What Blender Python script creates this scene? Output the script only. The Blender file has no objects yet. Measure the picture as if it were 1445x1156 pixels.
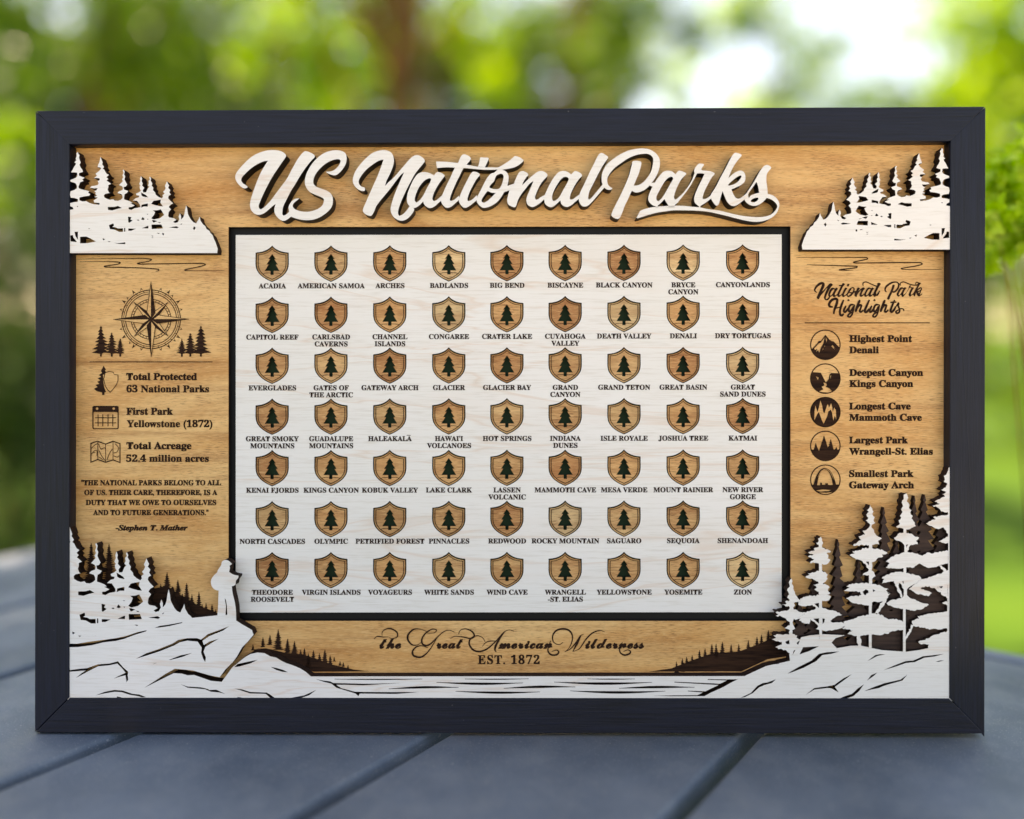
import bpy, bmesh, math, random
from mathutils import Vector, Matrix
R = math.radians
sc = bpy.context.scene
COL = sc.collection

# ------------------------------------------------------------------ camera
U = 0.0004                     # one photo pixel on the plaque's front face, in metres
D = 1200.0                     # viewing distance in the same unit
PITCH = math.atan(118.0 / D)   # the camera looks slightly down
YAW = R(0.46)
TABLE_Z = 0.74
FT = 34.0                      # frame depth
CAM_H = (457.5 * math.cos(PITCH) + D * math.sin(PITCH) + FT * math.sin(PITCH)) * U
cd = bpy.data.cameras.new('camera')
cam = bpy.data.objects.new('camera', cd)
COL.objects.link(cam)
cam.location = (0, 0, TABLE_Z + CAM_H)
cam.rotation_euler = (math.pi / 2 - PITCH, 0, 0)
cd.sensor_width = 36
cd.lens = 36 * D / 1445.0
cd.clip_start = 0.02
cd.clip_end = 500
cd.dof.use_dof = True
cd.dof.focus_distance = (D + 9) * U
cd.dof.aperture_fstop = (cd.lens / 1000) / (60 * U)
sc.camera = cam
CAMM = Matrix.Translation(cam.location) @ Matrix.Rotation(math.pi / 2 - PITCH, 4, 'X')

# ------------------------------------------------------------------ light
SUN_EL, SUN_AZ = R(56), R(-42)      # behind the plaque, to the left
wd = bpy.data.worlds.new('World')
sc.world = wd
wd.use_nodes = True
wn = wd.node_tree
sky = wn.nodes.new('ShaderNodeTexSky')
sky.sky_type = 'NISHITA'
sky.sun_disc = False
sky.sun_elevation = SUN_EL
sky.sun_rotation = SUN_AZ
sky.air_density = 1.0
sky.dust_density = 0.7
bg = wn.nodes['Background']
bg.inputs['Strength'].default_value = 0.14
wn.links.new(sky.outputs[0], bg.inputs['Color'])
sd = bpy.data.lights.new('sun', 'SUN')
sd.energy = 5.0
sd.angle = R(0.53)
sd.color = (1.0, 0.95, 0.87)
sun = bpy.data.objects.new('sun', sd)
COL.objects.link(sun)
sdir = Vector((math.sin(SUN_AZ) * math.cos(SUN_EL), math.cos(SUN_AZ) * math.cos(SUN_EL), math.sin(SUN_EL)))
sun.rotation_euler = (-sdir).to_track_quat('-Z', 'Y').to_euler()
sun.location = sdir * 20
sc.view_settings.view_transform = 'Standard'
sc.view_settings.look = 'None'
sc.view_settings.exposure = 1.72
sc.view_settings.use_white_balance = True
sc.view_settings.white_balance_temperature = 9600
sc.view_settings.white_balance_tint = 22
sc.view_settings.gamma = 1

# ------------------------------------------------------------------ materials
def s2l(c):
    return tuple(((x / 255) / 12.92 if x / 255 <= .04045 else ((x / 255 + .055) / 1.055) ** 2.4) for x in c) + (1,)
def mat(name, col=(128, 128, 128), rough=.6, spec=.5):
    m = bpy.data.materials.new(name)
    m.use_nodes = True
    b = m.node_tree.nodes['Principled BSDF']
    b.inputs['Base Color'].default_value = s2l(col)
    b.inputs['Roughness'].default_value = rough
    b.inputs['Specular IOR Level'].default_value = spec
    return m
class NT:
    def __init__(s, m):
        s.t = m.node_tree; s.b = s.t.nodes['Principled BSDF']
    def n(s, ty, **k):
        o = s.t.nodes.new(ty)
        for a, v in k.items():
            if a in o.inputs: o.inputs[a].default_value = v
            else: setattr(o, a, v)
        return o
    def l(s, a, b): s.t.links.new(a, b)
    def coord(s, scale, rnd=False):
        tc = s.n('ShaderNodeTexCoord'); mp = s.n('ShaderNodeMapping')
        mp.inputs['Scale'].default_value = scale
        s.l(tc.outputs['Object'], mp.inputs['Vector'])
        if rnd:
            oi = s.n('ShaderNodeObjectInfo'); mu = s.n('ShaderNodeMath', operation='MULTIPLY')
            mu.inputs[1].default_value = 37.0
            s.l(oi.outputs['Random'], mu.inputs[0]); s.l(mu.outputs[0], mp.inputs['Location'])
        return mp.outputs[0]
    def noise(s, vec, scale, detail=4, rough=.55, dist=0):
        o = s.n('ShaderNodeTexNoise'); o.inputs['Scale'].default_value = scale
        o.inputs['Detail'].default_value = detail; o.inputs['Roughness'].default_value = rough
        o.inputs['Distortion'].default_value = dist
        s.l(vec, o.inputs['Vector']); return o.outputs['Fac']
    def ramp(s, fac, stops):
        o = s.n('ShaderNodeValToRGB'); e = o.color_ramp.elements
        e[0].position, e[0].color = stops[0][0], stops[0][1]
        e[1].position, e[1].color = stops[-1][0], stops[-1][1]
        for p, c in stops[1:-1]:
            x = e.new(p); x.color = c
        s.l(fac, o.inputs['Fac']); return o.outputs['Color']
    def mix(s, fac, a, b, mode='MIX'):
        o = s.n('ShaderNodeMix'); o.data_type = 'RGBA'; o.blend_type = mode
        if isinstance(fac, (int, float)): o.inputs[0].default_value = fac
        else: s.l(fac, o.inputs[0])
        for i, v in ((6, a), (7, b)):
            if isinstance(v, tuple): o.inputs[i].default_value = v
            else: s.l(v, o.inputs[i])
        return o.outputs[2]
    def bump(s, h, strength, dist):
        o = s.n('ShaderNodeBump'); o.inputs['Strength'].default_value = strength
        o.inputs['Distance'].default_value = dist
        s.l(h, o.inputs['Height']); s.l(o.outputs[0], s.b.inputs['Normal'])
G = lambda v: (v, v, v, 1)

def stained(name, objcol=False):
    m = mat(name, rough=.55, spec=.35); k = NT(m)
    v1 = k.coord((9, 150, 40), objcol); v2 = k.coord((5, 22, 10), objcol); v3 = k.coord((210, 2100, 300), objcol)
    n1 = k.noise(v1, 1.0, 6, .62, .4); n2 = k.noise(v2, 1.0, 5, .65, .8); n3 = k.noise(v3, 1.0, 3, .6)
    if objcol:
        oi = k.n('ShaderNodeObjectInfo'); base = oi.outputs['Color']
        c = k.mix(k.ramp(n1, [(.3, G(0)), (.75, G(1))]), k.mix(1.0, base, s2l((205, 178, 160)), 'MULTIPLY'), base)
    else:
        c = k.ramp(n2, [(.28, s2l((186, 118, 54))), (.42, s2l((212, 154, 92))), (.6, s2l((230, 182, 122))), (.78, s2l((198, 130, 64)))])
        c = k.mix(k.ramp(n1, [(.32, G(.45)), (.52, G(0)), (.8, G(0))]), c, s2l((150, 92, 46)))
    nb = k.noise(k.coord((16, 40, 20), objcol), 1.0, 4, .6, .6)
    fm = k.mix(1.0, k.ramp(n3, [(.33, G(.85)), (.47, G(0))]), k.ramp(nb, [(.35, G(.25)), (.65, G(1))]), 'MULTIPLY')
    c = k.mix(k.ramp(nb, [(.52, G(0)), (.75, G(.4))]), c, s2l((178, 112, 60)))
    c = k.mix(fm, c, s2l((112, 66, 34)))
    c = k.mix(k.ramp(n3, [(.55, G(0)), (.7, G(.5))]), c, s2l((236, 196, 140)))
    k.l(c, k.b.inputs['Base Color']); k.bump(n3, .25, .0002)
    return m
def maple(name):
    m = mat(name, rough=.5, spec=.3); k = NT(m)
    v1 = k.coord((2.2, 17, 10)); v3 = k.coord((60, 1100, 200)); v4 = k.coord((3, 6, 3))
    n1 = k.noise(v1, 1.0, 5, .55, 1.1); n3 = k.noise(v3, 1.0, 3, .6); n4 = k.noise(v4, 1.3, 2)
    c = k.mix(k.ramp(n4, [(.3, G(0)), (.7, G(1))]), s2l((226, 222, 215)), s2l((232, 228, 224)))
    c = k.mix(k.ramp(n1, [(.487, G(0)), (.5, G(.4)), (.508, G(.1)), (.55, G(0))]), c, s2l((214, 180, 152)))
    c = k.mix(k.ramp(n3, [(.3, G(.4)), (.5, G(0))]), c, s2l((200, 190, 176)))
    k.l(c, k.b.inputs['Base Color']); k.bump(n3, .15, .0001)
    return m
def paint(name, col, vert=False, rough=.5):
    m = mat(name, col, rough, .3); k = NT(m)
    sc_ = (900, 25, 200) if vert else (25, 900, 200)
    n = k.noise(k.coord(sc_), 1.0, 5, .65, .2); n2 = k.noise(k.coord((9, 9, 9)), 1.0, 4)
    dst = k.noise(k.coord((600, 600, 600)), 1.0, 1)
    c = k.mix(k.ramp(n, [(.3, G(0)), (.75, G(1))]), s2l(tuple(x * .4 for x in col)), s2l(tuple(min(255, x * 1.5 + 5) for x in col)))
    c = k.mix(k.ramp(n2, [(.35, G(0)), (.8, G(.45))]), c, s2l(tuple(x * 1.3 + 5 for x in col)))
    c = k.mix(k.ramp(dst, [(.80, G(0)), (.83, G(.5))]), c, s2l((110, 112, 115)))
    k.l(c, k.b.inputs['Base Color']); k.bump(n, .5, .00035)
    rr = k.ramp(n2, [(.3, G(rough - .07)), (.8, G(rough + .12))]); k.l(rr, k.b.inputs['Roughness'])
    return m
M_HONEY = stained('stained_birch'); M_TOKEN = stained('stained_token', True)
M_WHITE = maple('pale_maple')
M_FRAME_H = paint('black_stain_h', (10, 15, 28)); M_FRAME_V = paint('black_stain_v', (10, 15, 28), True)
M_BLACK = mat('black_paint', (9, 9, 12), .55, .25)
M_CHAR = mat('laser_edge', (62, 42, 34), .8, .15)
k = NT(M_CHAR); n = k.noise(k.coord((350, 350, 1500)), 1, 3)
k.l(k.ramp(n, [(.35, s2l((20, 13, 11))), (.7, s2l((62, 42, 32)))]), k.b.inputs['Base Color'])
M_BROWN = mat('dark_walnut_stain', (64, 46, 40), .7, .25)
k = NT(M_BROWN); n = k.noise(k.coord((30, 400, 60)), 1, 4)
k.l(k.ramp(n, [(.3, s2l((44, 31, 28))), (.7, s2l((76, 56, 48)))]), k.b.inputs['Base Color'])
M_ENGR = mat('engraving', (62, 40, 30), .9, .1)
k = NT(M_ENGR); n = k.noise(k.coord((60, 700, 60)), 1, 4)
k.l(k.ramp(n, [(.3, s2l((30, 18, 14))), (.7, s2l((62, 40, 28)))]), k.b.inputs['Base Color'])
M_INK = mat('engraving_on_maple', (48, 32, 26), .9, .1)
M_GREEN = mat('green_backing', (40, 62, 44), .75, .2)
def metal(name):
    m = mat(name, (62, 70, 80), .45, .35); k = NT(m)
    n = k.noise(k.coord((1400, 1400, 1400)), 1, 2); n2 = k.noise(k.coord((11, 11, 11)), 1, 6, .65); n3 = k.noise(k.coord((800, 800, 800)), 1, 1)
    c = k.mix(k.ramp(n2, [(.35, G(0)), (.7, G(1))]), s2l((82, 102, 118)), s2l((122, 139, 152)))
    c = k.mix(k.ramp(n3, [(.62, G(0)), (.72, G(.6))]), c, s2l((170, 175, 176)))
    c = k.mix(k.ramp(n, [(.55, G(0)), (.7, G(.55))]), c, s2l((130, 138, 146)))
    n4 = k.noise(k.coord((300, 300, 300)), 1, 1); n5 = k.noise(k.coord((38, 38, 38)), 1, 5, .7)
    c = k.mix(k.ramp(n4, [(.735, G(0)), (.77, G(.65))]), c, s2l((165, 172, 176)))
    c = k.mix(k.ramp(n5, [(.45, G(0)), (.72, G(.35))]), c, s2l((150, 160, 164)))
    k.l(c, k.b.inputs['Base Color']); k.bump(n, .6, .0008)
    k.l(k.ramp(n2, [(.3, G(.42)), (.75, G(.6))]), k.b.inputs['Roughness'])
    return m
M_METAL = metal('powder_coated_metal')

# ------------------------------------------------------------------ plaque frame of reference
BASE_PX = (720.0, 1035.5)
bx = (BASE_PX[0] - 722.5, 578 - BASE_PX[1], -D)
BOARD = Matrix.Translation(Vector(bx) * U) @ Matrix.Rotation(-YAW, 4, 'Y')
BM = CAMM @ BOARD
_bi = BOARD.inverted(); _o = _bi @ Vector((0, 0, 0)); _r = _bi.to_3x3()
def P(px, py, w=0.0):
    """a point of the plaque, w photo pixels in front (+) of its face, in the plaque's own metres"""
    d = _r @ Vector((px - 722.5, 578 - py, -D))
    t = (w * U - _o.z) / d.z
    q = _o + d * t
    return (q.x, q.y)
root = bpy.data.objects.new('wall_plaque', None)
COL.objects.link(root)
root.matrix_world = BM
root['label'] = 'black framed wooden plaque with white lettering, pine trees and rows of small tree shields'
root['category'] = 'plaque'

def link(name, me, mats, parent=None, **props):
    o = bpy.data.objects.new(name, me)
    for m in mats:
        if m.name not in me.materials: me.materials.append(m)
    COL.objects.link(o)
    if parent: o.parent = parent
    for a, b in props.items(): o[a] = b
    return o

# ------------------------------------------------------------------ 2-D outlines
def pts(s, ox=0, oy=0, k=1.0):
    out = []
    for t in s.replace(')(', ' ').strip('()').split():
        c = t.endswith('c'); t = t.rstrip('c'); a, b = t.split(',')
        out.append((float(a) / k + ox, float(b) / k + oy, c))
    return out
def smooth(p, n=4, closed=True, allcorner=False):
    m = len(p); out = []
    if allcorner: return [(a[0], a[1]) for a in p]
    for i in range(m if closed else m - 1):
        p0, p1, p2, p3 = p[(i - 1) % m], p[i], p[(i + 1) % m], p[(i + 2) % m]
        if not closed:
            if i == 0: p0 = p1
            if i == m - 2: p3 = p2
        d = math.hypot(p2[0] - p1[0], p2[1] - p1[1])
        def tan(a, b, c_, corner):
            if corner: return (0, 0)
            tx, ty = (c_[0] - a[0]) / 2, (c_[1] - a[1]) / 2
            L = math.hypot(tx, ty) or 1; f = min(1, 1.0 * d / L)
            return (tx * f, ty * f)
        t1 = tan(p0, p1, p2, len(p1) > 2 and p1[2]); t2 = tan(p1, p2, p3, len(p2) > 2 and p2[2])
        for j in range(n):
            t = j / n; t_2 = t * t; t_3 = t_2 * t
            h1 = 2 * t_3 - 3 * t_2 + 1; h2 = t_3 - 2 * t_2 + t; h3 = -2 * t_3 + 3 * t_2; h4 = t_3 - t_2
            out.append((h1 * p1[0] + h2 * t1[0] + h3 * p2[0] + h4 * t2[0], h1 * p1[1] + h2 * t1[1] + h3 * p2[1] + h4 * t2[1]))
    if not closed: out.append((p[-1][0], p[-1][1]))
    return out
def clip_x(poly, xmin=None, xmax=None):
    for lim, sg in ((xmin, 1), (xmax, -1)):
        if lim is None: continue
        out = []
        for i in range(len(poly)):
            a, b = poly[i - 1], poly[i]
            ia, ib = (a[0] - lim) * sg >= 0, (b[0] - lim) * sg >= 0
            if ia != ib:
                t = (lim - a[0]) / (b[0] - a[0]); out.append((lim, a[1] + t * (b[1] - a[1])))
            if ib: out.append(b)
        poly = out
    return poly
def ribbon(line, w, n=5, taper=(.25, .25), closed=False):
    """a pen stroke along line (list of (x,y)); w widest; -> closed outline"""
    q = smooth([(a[0], a[1], False) for a in line], n, False)
    L = len(q); left, right = [], []
    for i in range(L):
        a, b = q[max(0, i - 1)], q[min(L - 1, i + 1)]
        dx, dy = b[0] - a[0], b[1] - a[1]; l = math.hypot(dx, dy) or 1
        t = i / (L - 1)
        ww = w(t) if callable(w) else w * min(1, taper[0] + (1 - taper[0]) * t * 6, taper[1] + (1 - taper[1]) * (1 - t) * 6)
        left.append((q[i][0] - dy / l * ww / 2, q[i][1] + dx / l * ww / 2))
        right.append((q[i][0] + dy / l * ww / 2, q[i][1] - dx / l * ww / 2))
    return left + right[::-1]
def shape_mesh(name, contours, wf, depth, mapping=None, nosides=False):
    """outlines in photo pixels (even-odd) -> plate whose front lies at wf and is depth thick"""
    mp = mapping or (lambda x, y: P(x, y, wf))
    cu = bpy.data.curves.new(name, 'CURVE'); cu.dimensions = '2D'; cu.fill_mode = 'BOTH'
    cu.extrude = depth * U / 2
    for c in contours:
        q = [mp(x, y) for x, y in c]
        r = [q[0]]
        for a in q[1:]:
            if abs(a[0] - r[-1][0]) + abs(a[1] - r[-1][1]) > 2e-6: r.append(a)
        if len(r) < 3: continue
        s = cu.splines.new('POLY'); s.points.add(len(r) - 1)
        for i, a in enumerate(r): s.points[i].co = (a[0], a[1], 0, 1)
        s.use_cyclic_u = True
    ob = bpy.data.objects.new('tmp', cu)
    me = bpy.data.meshes.new_from_object(ob)
    bpy.data.objects.remove(ob); bpy.data.curves.remove(cu)
    me.name = name
    z = (wf - depth / 2) * U
    me.transform(Matrix.Translation((0, 0, z)))
    return me
def plate(name, contours, wf, depth, front, side=None, parent=root, mapping=None, **props):
    me = shape_mesh(name, contours, wf, depth, mapping)
    me.materials.clear(); me.materials.append(front)
    if side:
        me.materials.append(side)
        for p in me.polygons:
            if abs(p.normal.z) < .5: p.material_index = 1
    for p in me.polygons: p.use_smooth = False
    return link(name, me, [], parent, **props)
_st = [0]
def ink(name, contours, wf, m=None, parent=root, mapping=None, step=True, **props):
    _st[0] = (_st[0] + 1) % 9
    w = wf + .18 + (.07 * _st[0] if step else 0)
    me = shape_mesh(name, contours, w, 0, mapping)
    me.materials.clear(); me.materials.append(m or M_ENGR)
    return link(name, me, [], parent, **props)
def ink_line(name, line, w, wf, n=5, taper=(.25, .25), m=None, parent=root):
    _st[0] = (_st[0] + 1) % 9
    z = wf + .18 + .07 * _st[0]
    q = ribbon(line, w, n, taper); h = len(q) // 2; L, Rr = q[:h], q[h:][::-1]
    vs = [(*P(x, y, z), z * U) for x, y in L + Rr]
    me = bpy.data.meshes.new(name); me.from_pydata(vs, [], [(i, i + 1, h + i + 1, h + i) for i in range(h - 1)])
    me.materials.append(m or M_ENGR)
    return link(name, me, [], parent)
def circle(cx, cy, r, n=40): return [(cx + r * math.cos(2 * math.pi * i / n), cy + r * math.sin(2 * math.pi * i / n)) for i in range(n)]

# ------------------------------------------------------------------ lettering
SETS = {'bold': (0x1D400, 0x1D41A, 0x1D7CE), 'script': (0x1D4D0, 0x1D4EA, 0x1D7CE), 'ital': (0x1D468, 0x1D482, 0x1D7CE)}
def enc(s, st):
    u, l, d = SETS[st]; o = ''
    for c in s:
        o += chr(u + ord(c) - 65) if 'A' <= c <= 'Z' else chr(l + ord(c) - 97) if 'a' <= c <= 'z' else chr(d + ord(c) - 48) if '0' <= c <= '9' else c
    return o
def text_mesh(s, st, off=0, spacing=1.0):
    cu = bpy.data.curves.new('t', 'FONT'); cu.body = enc(s, st); cu.offset = off; cu.resolution_u = 3; cu.space_character = spacing
    ob = bpy.data.objects.new('t', cu); me = bpy.data.meshes.new_from_object(ob)
    bpy.data.objects.remove(ob); bpy.data.curves.remove(cu); return me
def extent(me):
    xs = [v.co.x for v in me.vertices]; return min(xs), max(xs)
CAP = {}
for st in SETS:
    t = text_mesh('H', st); CAP[st] = max(v.co.y for v in t.vertices); bpy.data.meshes.remove(t)
def text(name, s, x0, x1, base, cap, wf, st='bold', m=None, off=.012, parent=root, xs=None, cx=None, spacing=1.0, heavy=.22, **props):
    me = text_mesh(s, st, off, spacing); a, b = extent(me)
    ky = cap / CAP[st]
    if xs is not None:
        w_ = (b - a) * xs; x0, x1 = cx - w_ / 2, cx + w_ / 2
    kx = (x1 - x0) / (b - a)
    z = (wf + .3) * U
    for v in me.vertices:
        q = P(x0 + (v.co.x - a) * kx, base - v.co.y * ky, wf + .3)
        v.co = (q[0], q[1], z)
    if heavy:                                  # thicken the hairlines into slabs
        bm = bmesh.new(); bm.from_mesh(me)
        for n_, (dx, dy) in enumerate(((-1, -1), (1, -1), (-1, 1), (1, 1))):
            c_ = me.copy(); c_.transform(Matrix.Translation((dx * heavy * U, dy * heavy * U, (n_ - 2) * .035 * U))); bm.from_mesh(c_); bpy.data.meshes.remove(c_)
        bm.to_mesh(me); bm.free()
    me.materials.clear(); me.materials.append(m or M_ENGR)
    return link(name, me, [], parent, **props)

# ------------------------------------------------------------------ plaque: frame, boards
FRONT, HON, PAN, TOK = 1.5, -17.0, -19.0, -23.0
O = [(50, 156.5), (1391, 150.5), (1389.5, 1035.5), (49, 1034)]
I = [(98, 203.5), (1341.5, 199), (1340, 986), (97.5, 985)]
for i in range(4):
    j = (i + 1) % 4
    c = [O[i], O[j], I[j], I[i]]
    cx = sum(a[0] for a in c) / 4; cy = sum(a[1] for a in c) / 4
    q = []
    for kk, (x, y) in enumerate(c):           # open the mitre a hair
        dx, dy = (.65, 0) if i in (0, 2) else (0, .65)
        q.append((x + (dx if x < cx else -dx), y + (dy if y < cy else -dy)))
    me = shape_mesh('frame_rail', [q], FRONT, FT)
    bm = bmesh.new(); bm.from_mesh(me); bmesh.ops.remove_doubles(bm, verts=bm.verts, dist=1e-6)
    bmesh.ops.bevel(bm, geom=[e for e in bm.edges if all(v.co.z > 0 for v in e.verts)], offset=.9 * U, segments=2, affect='EDGES', profile=.5)
    bm.to_mesh(me); bm.free(); me.materials.clear()
    link('frame_rail', me, [M_FRAME_H if i in (0, 2) else M_FRAME_V], root, label=['top', 'right', 'bottom', 'left'][i] + ' rail of the black frame')
rect = lambda x0, y0, x1, y1: [(x0, y0), (x1, y0), (x1, y1), (x0, y1)]
plate('stained_board', [rect(88, 192, 1352, 996), [(322.5, 320.5), (1115.5, 319.5), (1115.5, 876.3), (322.5, 876.3)]], HON, 6, M_HONEY, M_CHAR, label='honey stained board behind the lettering')
plate('black_mat', [rect(300, 300, 1140, 900), rect(345, 345, 1095, 850)], -26, 2, M_BLACK)
plate('green_backing', [rect(85, 190, 1355, 1000)], -37, 2, M_GREEN)
# easel leg behind, so that the plaque can lean back
me = shape_mesh('easel_leg', [[(650, 500), (790, 500), (770, 1034), (670, 1034)]], 0, 5)
me.transform(Matrix.Translation((0, 0, -FT * U)))
me.transform(Matrix.Translation((0, .225, 0)) @ Matrix.Rotation(R(14), 4, 'X') @ Matrix.Translation((0, -.225, 0)))
link('easel_leg', me, [M_BLACK], root)

# ------------------------------------------------------------------ shields
SH = pts('0,-165c 22,-143 60,-121 100,-108 150,-101c 151,-40 150,15 138,60 105,104 55,140 0,166c -55,140 -105,104 -138,60 -150,15 -151,-40 -150,-101c -100,-108 -60,-121 -22,-143', 0, 0, 6.42)
SHC = smooth(SH, 3)
TREE = [(a / 6.42, b / 6.42) for a, b in [(0, -92), (35, -45), (20, -45), (52, 5), (33, 5), (68, 62), (15, 62), (15, 98), (-15, 98), (-15, 62), (-68, 62), (-33, 5), (-52, 5), (-20, -45), (-35, -45)]]
colx = [384, 467, 550, 633.3, 715.3, 797.5, 880.5, 964, 1048]
rowl = [372.3, 444.5, 516.2, 588, 660.6, 732.8, 804.6]
rowr = [370.5, 442.5, 515, 587, 659.8, 731.6, 804.3]
holes, cen = [], []
for r in range(7):
    for c in range(9):
        y = rowl[r] + (rowr[r] - rowl[r]) * (colx[c] - 384) / 664
        cen.append((colx[c], y)); holes.append([(colx[c] + a, y + b) for a, b in SHC])
ex = [332.7] + [(colx[i] + colx[i + 1]) / 2 for i in range(8)] + [1103]
ey = [[331.8, 331]] + [[(rowl[i] + rowl[i + 1]) / 2 + 0, (rowr[i] + rowr[i + 1]) / 2] for i in range(6)] + [[864.5, 864]]
yy = lambda j, x: ey[j][0] + (ey[j][1] - ey[j][0]) * (x - 332.7) / 770.3
bm = bmesh.new()
for r in range(7):
    for c in range(9):
        cell = [(ex[c], yy(r, ex[c])), (ex[c + 1], yy(r, ex[c + 1])), (ex[c + 1], yy(r + 1, ex[c + 1])), (ex[c], yy(r + 1, ex[c]))]
        m_ = shape_mesh('cell', [cell, holes[r * 9 + c]], PAN, 9); bm.from_mesh(m_); bpy.data.meshes.remove(m_)
me = bpy.data.meshes.new('park_panel'); bm.to_mesh(me); bm.free(); me.materials.append(M_WHITE); me.materials.append(M_CHAR)
for p in me.polygons: p.material_index = 1 if abs(p.normal.z) < .5 else 0
link('park_panel', me, [], root, label='white maple panel with nine by seven shield openings')
tk = U * (1 + abs(TOK) / D)
sm = lambda f: (lambda x, y: (x * tk * f, -y * tk * f))
tok_me = shape_mesh('shield_token', [SHC, [(a / .93, b / .93) for a, b in TREE]], 0, 6, sm(.93))
tok_me.materials.clear(); tok_me.materials.append(M_TOKEN); tok_me.materials.append(M_CHAR)
for p in tok_me.polygons:
    if abs(p.normal.z) < .5: p.material_index = 1
rim_me = shape_mesh('engraved_border', [[(a * .87, b * .87) for a, b in SHC], [(a * .825, b * .825) for a, b in SHC]], .2, 0, sm(.985))
gl = [ribbon([(a / 6.42, b / 6.42) for a, b in q], .75, 3, (1, 1)) for q in ([(-82, 92), (-60, 83), (-15, 82)], [(15, 82), (60, 83), (88, 93)])]
ln_me = shape_mesh('engraved_ground_line', gl, .2, 0, sm(1))
TC = {'K': (232, 200, 150), 'L': (224, 182, 128), 'M': (218, 168, 112), 'D': (206, 150, 96)}
tones = 'LLMKDMDKM' 'MDMKMDKMM' 'MLDMDMLDK' 'DMLMLMLMD' 'DMMMMDMMM' 'LMMMDKLMM' 'DMMLMMMMK'
NAMES = """ACADIA|AMERICAN SAMOA|ARCHES|BADLANDS|BIG BEND|BISCAYNE|BLACK CANYON|BRYCE/CANYON|CANYONLANDS|CAPITOL REEF|CARLSBAD/CAVERNS|CHANNEL/ISLANDS|CONGAREE|CRATER LAKE|CUYAHOGA/VALLEY|DEATH VALLEY|DENALI|DRY TORTUGAS|EVERGLADES|GATES OF/THE ARCTIC|GATEWAY ARCH|GLACIER|GLACIER BAY|GRAND/CANYON|GRAND TETON|GREAT BASIN|GREAT/SAND DUNES|GREAT SMOKY/MOUNTAINS|GUADALUPE/MOUNTAINS|HALEAKALA|HAWAI'I/VOLCANOES|HOT SPRINGS|INDIANA/DUNES|ISLE ROYALE|JOSHUA TREE|KATMAI|KENAI FJORDS|KINGS CANYON|KOBUK VALLEY|LAKE CLARK|LASSEN/VOLCANIC|MAMMOTH CAVE|MESA VERDE|MOUNT RAINIER|NEW RIVER/GORGE|NORTH CASCADES|OLYMPIC|PETRIFIED FOREST|PINNACLES|REDWOOD|ROCKY MOUNTAIN|SAGUARO|SEQUOIA|SHENANDOAH|THEODORE/ROOSEVELT|VIRGIN ISLANDS|VOYAGEURS|WHITE SANDS|WIND CAVE|WRANGELL/-ST. ELIAS|YELLOWSTONE|YOSEMITE|ZION""".split('|')
t = text_mesh('CANYONLANDS', 'bold', .012); a, b = extent(t); KX = 76.0 / (b - a)
rnd = random.Random(4)
for i, (x, y) in enumerate(cen):
    o = link('shield_token', tok_me, [], root)
    q = P(x, y + .5, TOK); o.location = (q[0], q[1], TOK * U); o.rotation_euler.z = R(rnd.uniform(-.8, .8))
    cc = TC[tones[i]]; f = rnd.uniform(.95, 1.05)
    o.color = s2l(tuple(min(255, v * f) for v in cc))
    link('engraved_border', rim_me, [M_ENGR], o); link('engraved_ground_line', ln_me, [M_ENGR], o)
    for kk, part in enumerate(NAMES[i].split('/')):
        text('park_name', part, 0, 0, y + 34.7 + kk * 9.9, 6.7, PAN, m=M_INK, off=.010, heavy=.11, xs=KX, cx=x + .3, label='engraved name ' + part.title())
    if NAMES[i] == 'HALEAKALA':
        ink('macron', [rect(x + 24, y + 26.2, x + 29.5, y + 27.1)], PAN, M_INK)

# ------------------------------------------------------------------ title
c1 = (320, 200, 7.225); c2 = (490, 200, 7.225); c3 = (660, 200, 7.225); c4 = (820, 200, 8.894); c5 = (940, 200, 8.028)
LET = {}
LET['US'] = [(c1, '208,470 175,476 140,455 105,415 87,370 95,325 130,275 190,210 260,150 340,110 410,90 480,85 545,95 590,120 604,150 560,215 520,275 470,350 420,440 375,530 340,610 325,655 332,680 350,688 385,665 440,610 500,530 560,450 615,375 660,290 710,200 750,140 785,105 805,97 850,110 890,135 896,158 870,185 820,245 760,330 700,430 650,510 610,590 580,650 568,700 567,740 580,753 610,740 635,715c 632,690 630,665 640,640 665,605 700,583 740,578c 715,600 685,625 672,655 690,685 735,705 790,715 850,712 920,690 970,655 990,610 985,580 950,560 900,540 850,515 815,475 797,425 800,370 820,310 860,240 910,180 970,130 1040,98 1110,87 1170,95 1210,120 1222,165 1215,220 1185,275 1145,320 1105,343 1060,335 1025,320 1010,305c 1050,305 1085,295 1120,270 1150,230 1160,195 1145,180 1115,180 1060,195 1000,230 950,275 910,325 885,380 885,430 915,460 965,480 1020,500 1060,530 1080,570 1080,630 1060,680 1010,730 940,775 870,797 790,800 730,790 690,778 655,765c 630,785 600,803 570,808 530,785 500,750 485,710 488,670 500,635c 470,655 420,700 370,735 325,747 285,735 250,700 237,650 245,590 270,510 310,400 350,310 390,240 420,195c 380,200 320,225 250,270 190,325 155,365 148,395 165,425 195,445 210,458')]
LET['N'] = [(c2, '182,485 178,500 150,503 110,485 75,450 57,410 60,365 85,300 130,235 190,170 250,120 310,95 370,85 420,95 455,120 472,160 475,210 460,270 430,340 400,400 385,452c 420,415 480,360 540,290 600,220 650,165 690,140 725,138 765,160 788,185 787,208 740,265 690,330 640,420 590,520 550,610 525,680 518,730 530,755 560,745 590,720 615,690 640,655 662,660 682,690 665,730 620,780 570,805 520,800 475,770 450,730 442,690 450,640 475,560 510,470 545,390 580,312c 540,345 490,410 430,490 380,550 330,610 295,660 275,710 255,745 235,758 195,745 165,720 160,690 185,630 220,550 260,460 305,360 340,270 370,182c 320,195 250,240 190,290 145,345 118,395 120,430 145,458 175,468')]
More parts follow.
